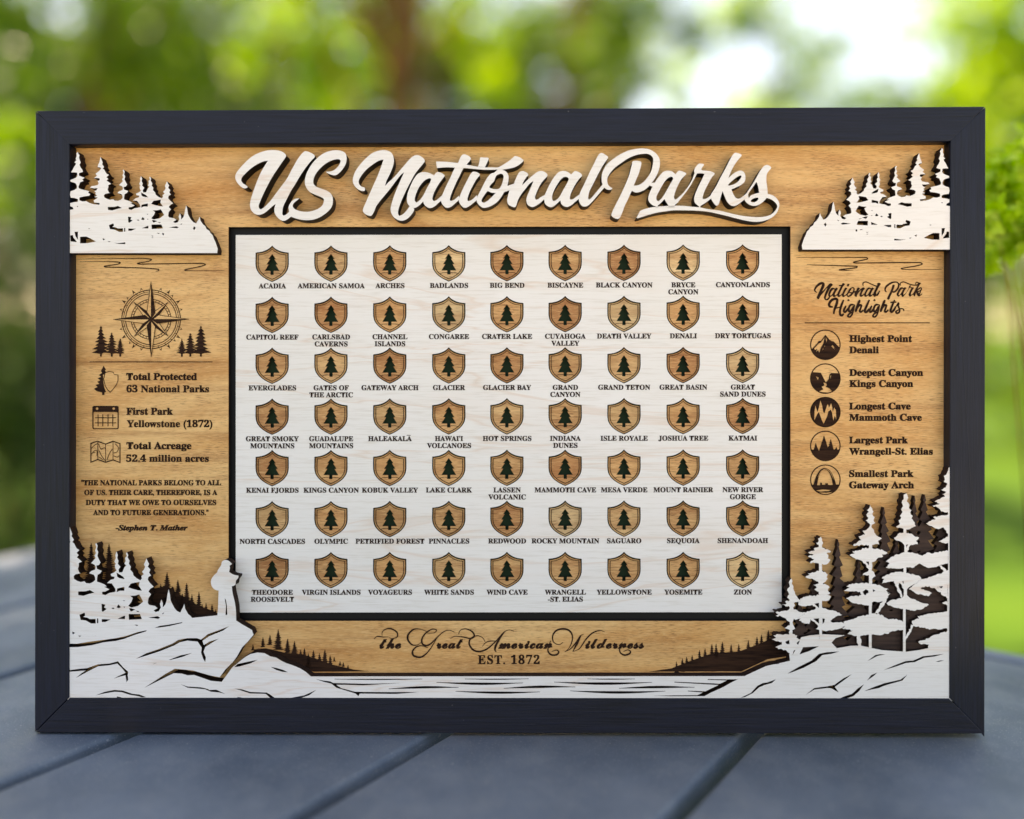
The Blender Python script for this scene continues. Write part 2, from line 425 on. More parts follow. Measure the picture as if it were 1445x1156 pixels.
LET['a'] = [(c2, '760,312 720,330 680,380 645,450 615,530 608,590 615,630 640,660 670,675 700,672 740,645 775,608c 785,640 815,668 850,678 890,660 930,625 965,590 975,540c 940,572 905,600 880,603 868,580 885,520 925,445 970,380 992,352 985,335 950,315 912,312 885,345c 850,325 805,312'), (c2, '855,380 830,375 790,395 745,445 710,510 690,570 690,605 710,618 745,590 780,540 815,470 845,415')]
LET['t'] = [(c2, '1185,130 1160,150 1130,215 1095,270 1050,370 1010,450 975,530 955,590 965,630 995,665 1025,675 1065,660 1105,625 1145,590c 1140,550c 1095,590 1065,603 1050,600 1047,580 1070,510 1110,420 1150,340 1185,270 1225,225 1260,180 1250,155 1215,135')]
LET['bar'] = [(c2, '905,203c 1000,205 1130,218 1220,235 1330,255 1398,262 1478,262 1538,262 1598,230 1658,190 1703,150 1718,147 1758,160 1800,190c 1768,225 1708,260 1648,275 1578,285 1528,285 1458,288 1378,285 1308,280 1228,272 1100,265 1000,262 915,270c')]
LET['dot'] = [(c3, '130,160 170,162 205,163 215,175 200,210 175,262c 105,255c 118,215 125,175')]
LET['i'] = [(c2, '1280,308 1255,335 1220,400 1180,480 1150,550 1138,595 1150,635 1180,668 1205,675 1240,660 1280,630 1325,592c 1322,545c 1275,590 1250,603 1232,605 1225,585 1245,520 1285,440 1320,380 1350,345 1345,325 1310,308')]
LET['o'] = [(c3, '350,285c 390,305 415,345 415,400 405,450c 440,440 480,425c 470,480c 430,495 370,515c 345,560 300,615 240,655 190,672 150,672 110,640 90,600 100,560 130,500 165,430 205,360 240,325 270,315 305,285c'), (c3, '345,328 300,340 280,370 270,400 235,440 222,465 250,480 300,485 330,470 350,430 362,385 365,350'), (c3, '200,507 170,545 145,585 143,610 165,622 200,605 245,565 285,522c 240,520 215,508')]
LET['n'] = [(c3, '545,302 520,320 490,380 470,430 445,460 425,500 408,560 402,600 415,640 450,662 480,668 495,650 515,590 550,530 590,480 630,430 670,400c 655,440 630,500 605,560 598,600 610,640 640,662 670,665 710,645 745,620 785,580c 785,545c 745,565 715,588 695,590 685,570 705,510 745,430 785,380 812,350 805,325 770,303 735,300 700,315 650,355 600,400 555,445c 570,405 600,360 617,340 610,322 575,303')]
LET['a2'] = [(c3, '930,310 890,350 850,410 810,490 780,560 780,600 790,635 820,660 855,668 895,645 945,597c 955,635 985,660 1020,665 1060,645 1100,610 1138,580c 1140,540c 1110,560 1075,585 1050,590 1040,575 1055,520 1095,440 1140,375 1165,350 1155,325 1115,303 1090,300 1055,335c 1020,310 980,298'), (c3, '1020,365 985,360 950,385 905,450 870,520 860,570 868,600 890,603 930,570 970,500 1010,430 1030,385')]
LET['l'] = [(c3, '1355,117 1330,140 1290,220 1240,320 1190,430 1150,510 1132,575 1140,620 1165,655 1195,662 1230,650 1280,600 1340,530 1400,460c 1380,430c 1340,480 1290,540 1260,575 1235,590 1228,570 1240,510 1280,430 1330,330 1380,240 1425,175 1430,155 1400,132 1375,118')]
LET['P'] = [(c4, '392,582 380,600 340,605 300,585 275,550 260,500 258,430 275,370 320,290 400,220 500,155 600,110 700,90 780,85 860,98 930,140 975,195 990,260 980,340 950,420 900,500 850,560 790,610 720,635 680,638 640,618c 625,640 590,720 550,800 520,880 490,950 465,970 430,965 390,940 380,915 410,840 460,740 510,640 560,530 600,430 625,340 640,280 642,255 665,242 700,240 745,248 757,265 745,330 720,410 690,480 660,552c 720,545 780,510 840,440 880,370 900,290 905,220 885,180 840,155 790,152 700,165 600,205 500,270 420,330 360,400 330,460 330,510 345,550 370,572')]
LET['link'] = [(c4, '870,525c 920,512c 915,560c 885,562 850,545c')]
LET['a3'] = [(c4, '1080,365 1030,380 985,430 940,490 910,540 880,600 850,670 843,730 870,775 910,805 935,810 935,830c 965,828c 965,800 985,785 1020,750 1045,720c 1065,755 1095,800c 1090,830c 1175,830c 1172,800c 1200,775 1222,755 1222,705c 1200,722 1180,725 1165,700 1175,650 1210,560 1260,470 1318,410 1310,390 1240,365 1215,372 1185,410c 1150,380 1120,367'), (c4, '1150,450 1125,440 1080,465 1030,530 980,620 945,690 950,735 975,745 1020,700 1070,620 1120,530 1155,470')]
LET['arm'] = [(c5, '92,652c 110,655 135,635 185,590 245,515 295,430 320,360c 350,362c 320,420 275,500 215,585 150,665 98,720c')]
LET['r'] = [(c5, '372,250 345,275 322,310 318,345 330,368c 380,358 435,365c 410,420 370,500 335,580 318,640 325,690 355,720 372,735c 372,750c 388,750c 388,730c 410,715 450,690 515,640c 512,600c 480,630 440,650 415,645 415,620 440,550 480,470 520,400 548,370 545,355 500,335 455,330 405,325c 400,305 430,262 415,252')]
LET['k'] = [(c5, '780,127 755,150 720,210 670,310 620,400 580,480 540,550 508,600 512,650 535,690 560,720 580,725 600,700 615,640 640,560c 655,600 680,660 715,710 760,730 810,715 850,685 893,650c 910,585c 870,620 830,645 795,640 770,610 750,570 740,540c 790,520 850,490 890,450 898,390 880,345 840,328 790,345 740,380 705,415c 730,350 770,270 820,200 855,160 850,145 810,130'), (c5, '850,385 820,390 770,425 720,470 703,497 750,490 800,465 835,430 852,400')]
LET['s'] = [(c5, '1130,265 1100,285 1060,340 1010,430 960,510 920,570 890,620 885,650 910,690 950,718 1000,728 1050,715 1100,680 1138,640c 1150,590 1145,520 1135,440 1140,370 1165,330 1190,300 1180,280 1150,265'), (c5, '1022,455c 1040,500 1055,580c 1010,590 960,610 938,640c 930,600 950,560 1000,490'), (c5, '1040,635 1000,640 965,660 960,680 990,688 1025,675 1045,650')]
LET['swash'] = [(c5, '1135,590c 1200,605 1250,640 1280,690 1280,740 1250,810 1190,865 1100,900 1000,908 880,890 760,860 620,825 480,795 340,782 200,778 80,778 12,787 -96,803 -187,826 -259,848 -322,868 -336,862c -295,785c -241,763 -169,745 -105,736 21,727 100,725 200,728 300,738 380,745 480,765 600,780 720,810 860,840 1000,855 1100,852 1180,830 1230,790 1258,740 1245,700 1200,660 1150,640 1130,640c')]
def letter(key, n=4): return [smooth(pts(s, c[0], c[1], c[2]), n) for c, s in LET[key]]
M_TEDGE = M_BLACK
for i, key in enumerate(['US', 'N', 'a', 't', 'bar', 'dot', 'i', 'o', 'n', 'a2', 'l', 'P', 'link', 'a3', 'arm', 'r', 'k', 's', 'swash']):
    nm = {'bar': 'title_crossbar', 'dot': 'title_dot', 'link': 'title_joint', 'arm': 'title_joint', 'swash': 'title_swash'}.get(key, 'title_letter')
    plate(nm, letter(key), 4 + .13 * (i % 5), 20.8, M_WHITE, M_TEDGE)

# ------------------------------------------------------------------ corner forests
TL = (90, 200, 6.283)
FOREST = '40,988 40,605 85,600 80,582 57,572 57,545 85,538 125,533 125,510 95,500 62,497 55,470 60,440 90,430 115,415 118,395 105,370 85,362 60,355 58,340 90,328 110,318 120,305 118,275 90,272 65,272 78,250 90,225 105,205 108,190 92,185 112,165 105,150 115,130 112,105 125,90 128,105 140,120 135,140 140,160 150,185 140,205 150,230 165,250 170,268 150,275 135,278 135,300 160,312 185,320 165,335 175,350 145,360 140,375 130,400 135,415 165,425 200,432 225,440 215,455 235,465 225,480 180,485 140,495 138,520 165,530 200,528 230,545 265,555 315,560 318,545 270,540 265,520 285,510 300,495 270,490 295,480 280,465 285,450 270,440 290,430 300,412 270,415 232,408 245,395 270,392 300,385 310,370 300,350 320,340 315,325 290,322 268,325 285,310 295,300 280,285 300,270 315,260 330,240 325,230 300,225 305,205 315,185 320,165 325,135 335,160 345,185 340,200 358,225 345,240 360,250 370,270 380,285 400,295 378,315 395,330 380,345 400,360 420,375 395,385 395,405 388,425 400,450 410,455 370,462 355,475 360,495 385,508 410,515 440,510 450,522 480,525 505,515 522,500 520,480 510,465 475,455 490,440 520,430 525,410 515,395 490,385 510,365 525,350 515,335 528,315 520,300 530,275 522,255 530,247 540,265 535,290 545,310 538,335 550,360 562,380 550,398 530,402 535,425 572,438 560,455 540,465 535,490 535,512 560,520 590,530 610,545 590,548 630,565 600,580 575,582 575,600 600,605 630,590 665,585 678,580 675,560 660,540 650,525 612,522 640,500 665,495 670,480 645,475 640,460 665,450 685,435 675,420 672,400 680,390 668,375 680,350 675,330 685,305 695,330 690,350 700,370 695,390 715,410 700,430 705,450 730,448 745,415 760,400 745,390 755,370 750,350 765,335 757,320 765,310 775,330 770,345 785,370 780,390 795,410 790,430 810,450 815,470 840,490 868,503 880,490 875,475 895,460 880,445 895,430 905,410 895,395 905,375 915,352 925,375 935,390 925,410 945,430 935,450 950,470 930,480 925,500 940,520 970,548 945,560 930,580 950,600 930,625 925,660 935,672 980,680 1000,695 970,710 985,722 1010,715 1025,690 1018,665 1030,635 1040,660 1040,690 1060,670 1070,640 1075,605 1085,565 1095,600 1100,640 1115,670 1130,695 1150,715 1175,725 1185,705 1195,690 1205,665 1212,700 1235,735 1255,750 1265,775 1290,790 1300,810 1320,830 1330,860 1345,890 1355,920 1365,950 1360,988'
FHOLES = ['795,525 862,514 856,540 880,575 850,572 800,560 775,552', '860,600 890,650 850,680 800,690 775,680 800,650 810,625 790,610 830,608', '390,580 450,578 480,570 515,588 470,598 430,610 392,605', '685,585 690,560 745,548 745,575 710,575', '570,665 600,670 590,690 610,700 580,720 572,715', '645,695 660,690 670,697 660,701', '685,690 700,668 718,688 705,695', '780,695 800,696 830,705 795,718', '400,740 440,725 445,745 430,755 460,760 480,770 525,768 525,800 490,800 450,780 410,775', '535,765 545,765 545,798 535,798', '572,770 640,772 600,790 572,790', '692,768 750,745 750,770', '778,735 865,735 880,770 780,775', '928,760 1000,750 1020,760 1005,768', '1145,770 1155,750 1170,765 1155,785', '58,832 80,828 85,850 118,890 60,885', '95,800 125,798 125,870 105,840', '145,843 200,842 240,860 285,885 210,900 145,902', '440,897 490,900 545,892 545,908 490,907', '345,855 368,865 348,875', '215,768 235,770 222,776', '775,850 795,850 785,856', '820,808 850,810 845,818', '875,808 890,815 885,832 872,822', '115,572 128,570 122,582', '685,450 735,478 748,495 705,488 690,478', '740,682 752,688 742,692', '775,832 798,836 785,842', '1035,730 1052,724 1040,738', '830,712 860,715 850,722', '735,640 750,642 742,648', '390,882 415,885 402,892']
ft = pts(FOREST, *TL); fh = [pts(h, *TL) for h in FHOLES]
xy = lambda p: [(a[0], a[1]) for a in p]
plate('forest_cutout', [clip_x(xy(ft), 95)] + [xy(h) for h in fh], 0, 16.6, M_WHITE, M_CHAR, label='white pine forest cutout in the upper left corner')
mir = lambda p: [(1438.7 - a[0], a[1] - 5.0 + (a[1] - 357) * .004) for a in p]
plate('forest_cutout', [clip_x(mir(ft), None, 1345)] + [mir(h) for h in fh], 0, 16.6, M_WHITE, M_CHAR, label='white pine forest cutout in the upper right corner')
bl = lambda p: [(136 + (a[0] - 174.4) * 1.155, 766 + (a[1] - 239) * 1.29) for a in p]
hb = [h for h in (bl(h) for h in fh) if min(a[0] for a in h) > 99]
def shore_y(x):
    L = [(0, 903), (95.5, 901), (150, 896), (180, 888.5), (215, 880), (250, 874), (272, 872), (400, 872)]
    for (x0, y0), (x1, y1) in zip(L, L[1:]):
        if x <= x1: return y0 + (y1 - y0) * (x - x0) / (x1 - x0)
fb = [q for q in bl(ft) if q[1] < shore_y(q[0])]
fb = [(60, 903.5)] + fb + [(272, 873.5), (250, 875.5), (215, 881.5), (180, 890), (150, 897.5), (95, 902.5)]
plate('forest_cutout', [clip_x(fb, 95.5)] + [h for h in hb if all(b < shore_y(a) - .5 for a, b in h)], 0, 16.6, M_WHITE, M_CHAR, label='white pine forest cutout beside the hiker')

def fir(cx, top, base, hw, seed=0, tiers=None, trunk=0.0, lean=0):
    g = random.Random(seed * 7 + int(cx * 3)); h = base - top
    n = tiers or max(5, int(h / 4.2)); Rr, Ll = [], []
    for side, lst in ((1, Rr), (-1, Ll)):
        for i in range(n):
            t = (i + .6) / n; e = hw * (t ** .8) * g.uniform(.72, 1.18)
            y = top + h * t + g.uniform(-.1, .1) * h / n
            lst.append((cx + side * e, y)); lst.append((cx + side * e * g.uniform(.3, .52), y - h / n * .12 + h / n * .3))
    out = [(cx, top)] + Rr
    if trunk: out += [(cx + trunk, base), (cx + trunk, base + trunk * 3), (cx - trunk, base + trunk * 3), (cx - trunk, base)]
    return out + Ll[::-1]

# hiker and rocks
pA = (90, 730, 5.558); q2 = (90, 860, 5.161); q3 = (320, 860, 6.021); q6 = (900, 870, 6.283); q8 = (1080, 820, 5.352); q7 = (1090, 650, 5.504)
hik = smooth(pts('1200,790c 1205,770c 1210,700 1212,640 1215,575c 1185,568 1160,540 1154,500 1170,465 1205,430 1206,420c 1218,400 1235,375 1240,350 1262,336 1290,340 1320,367c 1300,380c 1303,400 1296,428c 1330,450 1370,458c 1368,475 1350,500 1345,530 1318,542c 1325,600 1340,660 1350,730 1352,820c', *pA), 3)
plate('hiker_silhouette', [hik, xy(pts('1262,635 1272,650 1280,700 1283,765 1268,768 1272,700', *pA))], .15, 16.6, M_WHITE, M_CHAR, label='white silhouette of a hiker with a backpack and cap')
sh = [(95.5, 990), (95.5, 901), (150, 896), (180, 888.5), (215, 880), (250, 874), (272, 872), (307, 868.4), (333.2, 875.7)]
sh += xy(pts('1300,110 1370,150 1382,185 1340,235 1300,275 1280,310 1260,345 1230,385 1175,440 1135,495 1060,480 940,445 870,438 810,432 740,470 650,530 585,572 700,515 800,465 860,468 900,480 950,478 1070,520 1150,528', *q2))
sh += xy(pts('50,490 100,450 150,410 200,380 260,367 320,372 370,400 420,410 460,435 500,455 560,475 620,500 670,530 715,570', *q3))
sh += [(1050.4, 954.2)] + xy(pts('0,645 60,630', *q8)) + [(1099, 937), (1099, 990)]
crk = [xy(pts(s, *q2)) for s in ['133,184 180,190 232,185 232,198 190,197', '88,170 112,176 95,181', '40,250 100,250 190,235 290,222 380,210 450,195 540,165 605,152 600,160 520,185 440,215 380,230 290,240 200,262 100,275 40,276',
 '662,135 700,120 760,112 865,93 860,100 770,122 700,132',
 '525,360 600,320 690,290 790,250 835,222 900,210 970,210 1000,220 1050,180 1120,155 1205,122 1160,155 1060,195 1010,230 1020,260 1060,235 1130,213 1085,240 1030,275 1018,310 1035,350 1030,385 1015,360 1000,315 1005,280 975,235 900,228 845,240 800,265 700,305 600,338',
 '765,368 850,335 935,318 860,348 780,368', '645,400 678,388 660,397',
 '40,443 100,435 170,428 250,400 330,395 395,378 430,420 470,455 465,480 470,510 458,532 452,500 450,480 410,490 362,505 400,485 450,462 425,430 390,395 330,408 250,415 180,450 88,500 130,465 160,445 100,450 40,455',
 '230,627 300,600 370,587 430,592 500,615 550,620 600,640 565,640 540,632 480,622 420,603 370,600 300,612',
 '850,545 900,562 1000,568 1050,580 1060,588 1110,585 1175,615 1130,605 1070,600 1030,582 900,570', '385,634 410,638 430,646 390,646']]
crk += [xy(pts(s, *q3)) for s in ['60,672 130,680 200,702 340,707 370,725 415,757 375,757 330,718 200,715 130,692',
 '62,492 90,465 180,445 265,428 200,460 110,485', '372,488 430,500 480,515 520,535 470,530 420,515', '520,757 620,738 660,730 760,685 700,730 640,750 560,760',
 '755,592 820,605 880,612 905,626 1000,628 1160,632 1480,628 1160,645 1000,641 930,641 975,670 1090,700 1200,702 1445,703 1640,702 1445,719 1130,716 1120,738 1090,714 1010,690 930,665 890,632 820,615', '88,745 120,748 145,757 95,757']]
def lens(x0, y0, x1, y1, th, sag, n=12):
    a, b = [], []
    for i in range(n + 1):
        t = i / n; s_ = math.sin(math.pi * t); x = x0 + (x1 - x0) * t; y = y0 + (y1 - y0) * t + sag * s_
        w = .35 + th / 2 * s_ ** 1.4
        a.append((x, y - w)); b.append((x, y + w))
    return a + b[::-1]
crk += [lens(*a) for a in [(472, 958.5, 596, 958.3, .9, .5), (548.5, 972.2, 647, 970.2, 2.6, -1.2), (616, 963, 738, 963.8, 2.6, 1.6), (656, 958.2, 746, 958, .9, .5),
 (643, 975.6, 762, 976.5, 2.5, 1.5), (711, 971.4, 812, 969.6, 2.8, -1.2), (782, 962.6, 920, 963, 2.8, 2), (829, 958.2, 896, 958.2, .8, .3), (804.5, 975, 939, 975.4, 2.8, 2), (873.5, 971.4, 980, 970, 2.8, -1)]]
crk += [xy(pts(s, *q6)) for s in ['125,703 300,700 530,698 575,675 445,664 445,658 600,664 715,608 500,596 325,586 325,579 500,586 730,596 790,568 620,562 620,555 750,558 888,557 840,580 760,625 640,680 590,707 300,708', '912,720 1000,680 1060,615 1110,590 1150,585 1225,557 1190,590 1120,610 1075,630 1020,680 950,715']]
plate('rocky_shore', [sh] + crk, .05, 16.6, M_WHITE, M_CHAR, label='white rocks and rippled lake cutout along the bottom')
base = xy(pts('100,990 100,622 185,603 205,560 240,500 270,425 340,410 440,402 600,410 530,432 500,465 540,508 640,490 720,488 800,505 880,522 1000,530 1060,535 1160,522 1240,505 1300,500 1410,490 1410,990', *q8))
bh = [xy(pts(s, *q8)) for s in ['285,500 405,493 330,530 258,555', '165,700 240,655 350,600 405,550 460,538 558,532 500,550 430,560 385,605 290,655 200,690', '768,607 830,560 870,552 908,555 850,565 800,590',
 '890,675 980,635 1060,605 1120,600 1190,568 1270,560 1352,550 1280,570 1200,580 1130,612 1060,620 990,645', '1285,610 1320,600 1352,600 1310,610',
 '302,862 370,808 470,795 520,785 590,735 655,703 600,745 525,800 555,842 500,812 470,808 370,820', '768,752 800,710 845,692 815,720',
 '555,889 600,870 655,852 700,810 745,780 710,830 665,870 610,889', '745,832 820,800 900,772 1020,745 1072,708 1035,752 900,790 860,808']]
base = [(max(a, 1099), b) for a, b in base]
plate('rocky_shore', [base] + bh, .05, 16.6, M_WHITE, M_CHAR, label='white rocks cutout in the lower right corner')

# right hand pines
PINES = [
 [(q8, '196,-20 205,0 200,20 212,40 215,70 225,100 245,130 265,145 240,160 215,165 225,185 210,200 215,215 240,220 275,235 300,245 270,265 290,285 240,290 215,285 205,310 215,340 225,362 205,370 205,400 240,410 235,430 270,440 250,455 235,470 250,490 240,515 215,525 205,560 205,605 185,605 183,545 150,520 100,515 75,500 95,490 125,480 125,460 80,455 50,440 80,430 60,410 100,402 180,405 185,372 145,355 185,335 185,310 165,300 150,280 120,268 80,262 100,250 78,235 120,228 165,225 185,205 180,190 125,182 160,170 150,155 185,145 165,125 180,100 165,70 185,40 178,10'), (q8, '150,460 180,445 183,478 160,475')],
 [(q7, '375,590 385,610 385,625 395,640 385,655 385,675 430,690 455,705 420,720 435,735 430,760 450,770 435,795 410,808 385,802 385,858 410,865 430,885 420,905 430,920 390,960 420,965 445,985 430,1005 450,1030 425,1040 455,1055 440,1085 385,1090 385,1156 362,1156 362,1105 340,1090 300,1090 210,1115 200,1090 240,1060 300,1050 362,1045 360,1020 325,1000 345,985 318,965 360,955 355,940 320,925 290,918 255,905 290,890 275,875 310,868 362,858 362,800 340,795 290,795 325,765 275,745 320,730 278,715 330,700 320,685 360,670 360,655 340,640 360,625 355,605')],
 [(q8, '408,200 428,200 480,220 520,225 560,240 580,255 540,265 520,280 490,300 500,310 570,310 620,330 590,345 560,360 500,375 440,375 428,370 428,440 408,440 408,370 380,362 400,340 340,290 330,325 290,318 255,300 275,280 245,275 300,250 270,240 330,230 350,220'), (q8, '362,285 405,282 405,322'), (q8, '432,282 450,285 445,310 432,325')],
 [(q8, '250,160 275,140 290,120 330,115 360,125 405,110 470,115 490,130 470,150 428,150 428,210 408,215 385,205 355,180 320,185 280,190 250,180'), (q8, '370,172 405,165 405,205')],
 [(q7, '760,345 775,370 785,395 775,415 795,440 785,465 800,485 770,500 770,520 790,540 800,570 820,590 850,605 820,625 830,650 775,655 775,680 850,690 895,720 850,730 860,745 820,755 800,780 775,790 770,855 790,870 800,900 775,920 775,960 830,965 860,985 905,1000 870,1010 910,1025 850,1035 900,1060 870,1090 830,1100 780,1095 770,1156 750,1156 750,1110 690,1110 640,1100 580,1075 640,1055 690,1045 680,1020 620,1015 555,1010 600,990 575,975 620,955 700,950 750,955 750,890 700,890 720,870 750,850 700,783 640,760 600,735 640,720 620,705 690,695 700,680 750,680 750,658 700,655 625,660 660,635 690,620 670,590 720,575 700,545 740,530 760,500 725,465 745,445 730,420 750,400 735,385 755,365'), (q7, '725,785 750,785 750,815'), (q7, '700,1020 725,1000 745,1010 745,1040 715,1045'), (q7, '780,1000 800,1010 780,1022')],
 [(q8, '610,130 680,110 740,120 785,80 803,90 880,75 920,90 945,95 915,125 912,160 850,248 826,245 885,150 860,130 803,165 803,260 782,255 782,185 700,175 650,160')],
 [(q8, '590,310 650,290 700,268 780,255 830,245 880,255 930,290 990,285 1040,310 1040,370 960,378 930,400 900,395 870,410 803,405 803,512 782,508 782,405 718,415 725,490 700,490 690,430 690,415 650,405 620,400 660,375 580,355 600,340')],
 [(q7, '1040,255 1055,290 1045,320 1065,345 1060,370 1080,385 1070,405 1090,430 1080,450 1105,480 1115,510 1070,530 1040,535 1040,565 1090,575 1140,600 1115,625 1130,650 1075,655 1050,700 1050,712 1100,720 1165,740 1200,715 1250,722 1300,705 1365,700 1395,700 1395,785 1300,815 1230,832 1190,825 1140,800 1100,830 1040,828 1040,875 1100,885 1150,905 1160,935 1100,960 1060,985 1045,1000 1045,1045 1060,1060 1120,1090 1180,1110 1215,1120 1150,1156 1045,1156 1025,1156 940,1140 890,1110 960,1085 1015,1060 1020,1000 1000,960 960,940 890,945 850,955 870,920 850,915 890,885 970,865 1018,868 1018,835 960,840 880,830 910,800 880,785 930,745 1000,720 1025,712 1025,665 1010,640 960,620 945,600 975,570 1018,560 1018,530 960,515 990,490 980,465 1000,440 990,430 1010,400 1000,380 1015,355 1005,325 1020,300 1020,265'), (q7, '1038,655 1052,650 1042,680'), (q7, '1008,940 1018,935 1018,960')],
 [(q8, '915,165 960,140 1040,130 1110,135 1170,160 1215,185 1180,215 1120,225 1060,210 1060,420 1085,380 1100,330 1120,335 1102,385 1060,450 1060,542 1040,540 1040,208 980,200 930,185')],
 [(q8, '968,-10 1000,-5 1015,60 1045,130 1028,128 995,70')],
 [(q7, '1368,58 1395,50 1395,1160 1365,1156 1365,1075 1275,1005 1260,990 1190,975 1150,990 1240,1030 1210,1055 1110,1030 1060,1000 1100,965 1160,920 1230,905 1300,880 1365,850 1366,640 1330,640 1290,630 1364,590 1364,570 1330,520 1280,530 1240,510 1195,490 1230,470 1270,455 1250,440 1300,430 1364,420 1364,400 1310,395 1290,370 1245,350 1300,335 1260,320 1300,300 1340,280 1320,260 1350,245 1310,225 1345,210 1360,180 1330,165 1340,150 1330,120 1350,110 1360,85'), (q7, '1275,982 1362,970 1362,1052')],
 [(q8, '1375,-10 1410,-10 1410,505 1375,500 1230,505 1235,480 1180,480 1155,460 1180,450 1240,430 1290,405 1374,378 1374,360 1250,365 1180,350 1110,340 1108,300 1160,285 1150,265 1200,255 1280,240 1374,228 1374,185 1335,165 1374,155 1374,110 1290,45 1330,55')],
 [(q7, '1295,820 1312,812 1366,870 1366,895')],
]
def jag(p, amp=.55, step=2.2, seed=1):
    g = random.Random(seed); out = []
    for i in range(len(p)):
        a, b = p[i], p[(i + 1) % len(p)]; L = math.hypot(b[0] - a[0], b[1] - a[1]); n = int(L / step)
        out.append(a)
        vert = abs(b[0] - a[0]) < .3
        if vert or n < 2: continue
        for j in range(1, n):
            t = (j + g.uniform(-.2, .2)) / n; d = g.uniform(-amp, amp)
            out.append((a[0] + (b[0] - a[0]) * t - (b[1] - a[1]) / L * d, a[1] + (b[1] - a[1]) * t + (b[0] - a[0]) / L * d))
    return out
mx = lambda p: [(min(a, 1344.5), b) for a, b in p]
for i, pc in enumerate(PINES):
    plate('pine_cutout', [mx(jag(xy(pts(s, *c)), 1.05, 2.2, i * 9 + jj) if jj == 0 else xy(pts(s, *c))) for jj, (c, s) in enumerate(pc)], [.2, .32, .44, .56, .14, .26, .38][i % 7], 16.6, M_WHITE, M_CHAR)
g = random.Random(3)
for i, (x, y, b, hw) in enumerate([(1182.7, 761.7, 930, 22), (1247.5, 716, 930, 27), (1290.7, 699.5, 930, 26), (1305, 698, 930, 34), (1328, 722, 930, 36), (1212, 790, 930, 30), (1150, 812, 930, 24), (1266, 760, 930, 30), (1129, 842, 925, 18), (1230, 850, 932, 34), (1300, 800, 932, 44)]):
    plate('rear_pine_cutout', [mx(fir(x, y, b, hw, i + 2, max(6, int((b - y) / 13)), 2))], -7.5 - .15 * (i % 5), 9.4, M_BROWN, M_CHAR)

# ------------------------------------------------------------------ engraved scenery
H = HON
def firs(lst, base_f, hwk, hill, c, name):
    for i, (a, b) in enumerate(lst):
        x, y = a / c[2] + c[0], b / c[2] + c[1]; bs = base_f(x, y)
        ink(name, [fir(x, y, bs, (bs - y) * hwk + .8, i + 5, max(6, int((bs - y) / 2.6)))], H)
    if hill: ink('engraved_hill', [xy(pts(hill, *c))], H)
firs([(222, 295), (307, 235), (367, 215), (437, 168), (517, 248), (575, 268), (627, 342), (660, 330), (692, 372), (737, 345), (787, 370), (833, 340), (878, 390), (913, 402), (962, 438), (990, 448), (1030, 470)],
     lambda x, y: y + (8.5 if x < 360 else 15 if x < 385 else 30 if x < 395 else 21) if x < 470 else y + 7, .26, '200,345 330,330 420,350 500,370 640,380 760,420 900,470 1080,512 1215,527 740,530 720,522 600,450 500,422 420,385', q3, 'engraved_fir')
firs([(343, 398), (395, 370), (433, 357), (482, 340), (548, 297), (597, 280), (657, 242), (695, 240), (750, 222), (828, 245), (895, 243), (980, 210), (1030, 245), (1057, 180), (1097, 160), (1158, 120)],
     lambda x, y: y + 20, .22, '95,490 300,460 450,400 650,330 900,310 1100,235 1200,180 1330,330 1330,352 1150,380 920,487', q6, 'engraved_fir')
firs([(215, 200), (355, 205), (760, 520), (810, 430), (850, 540), (895, 490), (930, 600), (963, 515), (1005, 600), (1060, 585), (1085, 680), (1115, 670), (1140, 720), (1162, 680), (1190, 720)],
     lambda x, y: 874 if x > 230 else 840, .22, '700,560 800,540 900,600 1050,690 1195,745 1195,800 700,830', pA, 'engraved_fir')
for x in (140, 170, 190, 215):
    ink('engraved_fir', [fir(x, 810, 870, 14, x, 9)], H)
# river lines
for s, c in [('100,63 500,57 650,57 715,65 690,80 600,97 620,103 1000,98 1130,98 1155,108 1100,125 985,150 1010,157 1310,156', (90, 355, 5.779)), ('130,83 400,83 460,90 440,103 330,120 340,127 650,135 770,145 775,155 750,162', (90, 355, 5.779)),
             ('80,20 500,20 650,20 660,32 620,42 545,58 560,65 900,62 1090,62 1105,75 1050,90 935,110 950,118 1265,118', (1110, 360, 5.779)), ('165,78 450,88 575,92 570,103 430,120 480,124 545,123', (1110, 360, 5.779))]:
    ink_line('engraved_river', xy(pts(s, *c)), 1.5, H, 6, (.3, .3))
ink('engraved_rule', [rect(126.3, 510.2, 299.7, 511.4)], H); ink('engraved_rule', [rect(1135.6, 455.1, 1312, 456.3)], H)

# compass rose
CX, CY, K = 90 + 712 / 5.779, 355 + 553 / 5.779, 1 / 5.779
for r0, r1 in ((243, 235), (226, 221), (211, 204), (166, 160), (147, 141)):
    ink('compass_ring', [circle(CX, CY, r0 * K, 56), circle(CX, CY, r1 * K, 56)], H, step=False)
def pol(r, a): return (CX + r * K * math.sin(R(a)), CY - r * K * math.cos(R(a)))
def bar(a, r0, r1, w): return [pol(r0, a - w), pol(r1, a - w * r0 / r1), pol(r1, a + w * r0 / r1), pol(r0, a + w)]
ink('compass_ticks', [bar(a * 10 + 5, 145, 161, .9) for a in range(36)] + [bar(a * 15, 224, 236, .7) for a in range(24)], H, step=False)
for a in range(24):
    if a % 6 == 0: continue
    big = a % 2 == 0; A = a * 15 + (3 if a % 6 < 3 else -3)
    ink('compass_pointer', [[pol(246, A - 3), pol(286 if big else 270, A), pol(246, A + 3), pol(256, A)]], H, step=False)
M_LIGHT = mat('engraving_highlight', (206, 158, 100), .6, .2)
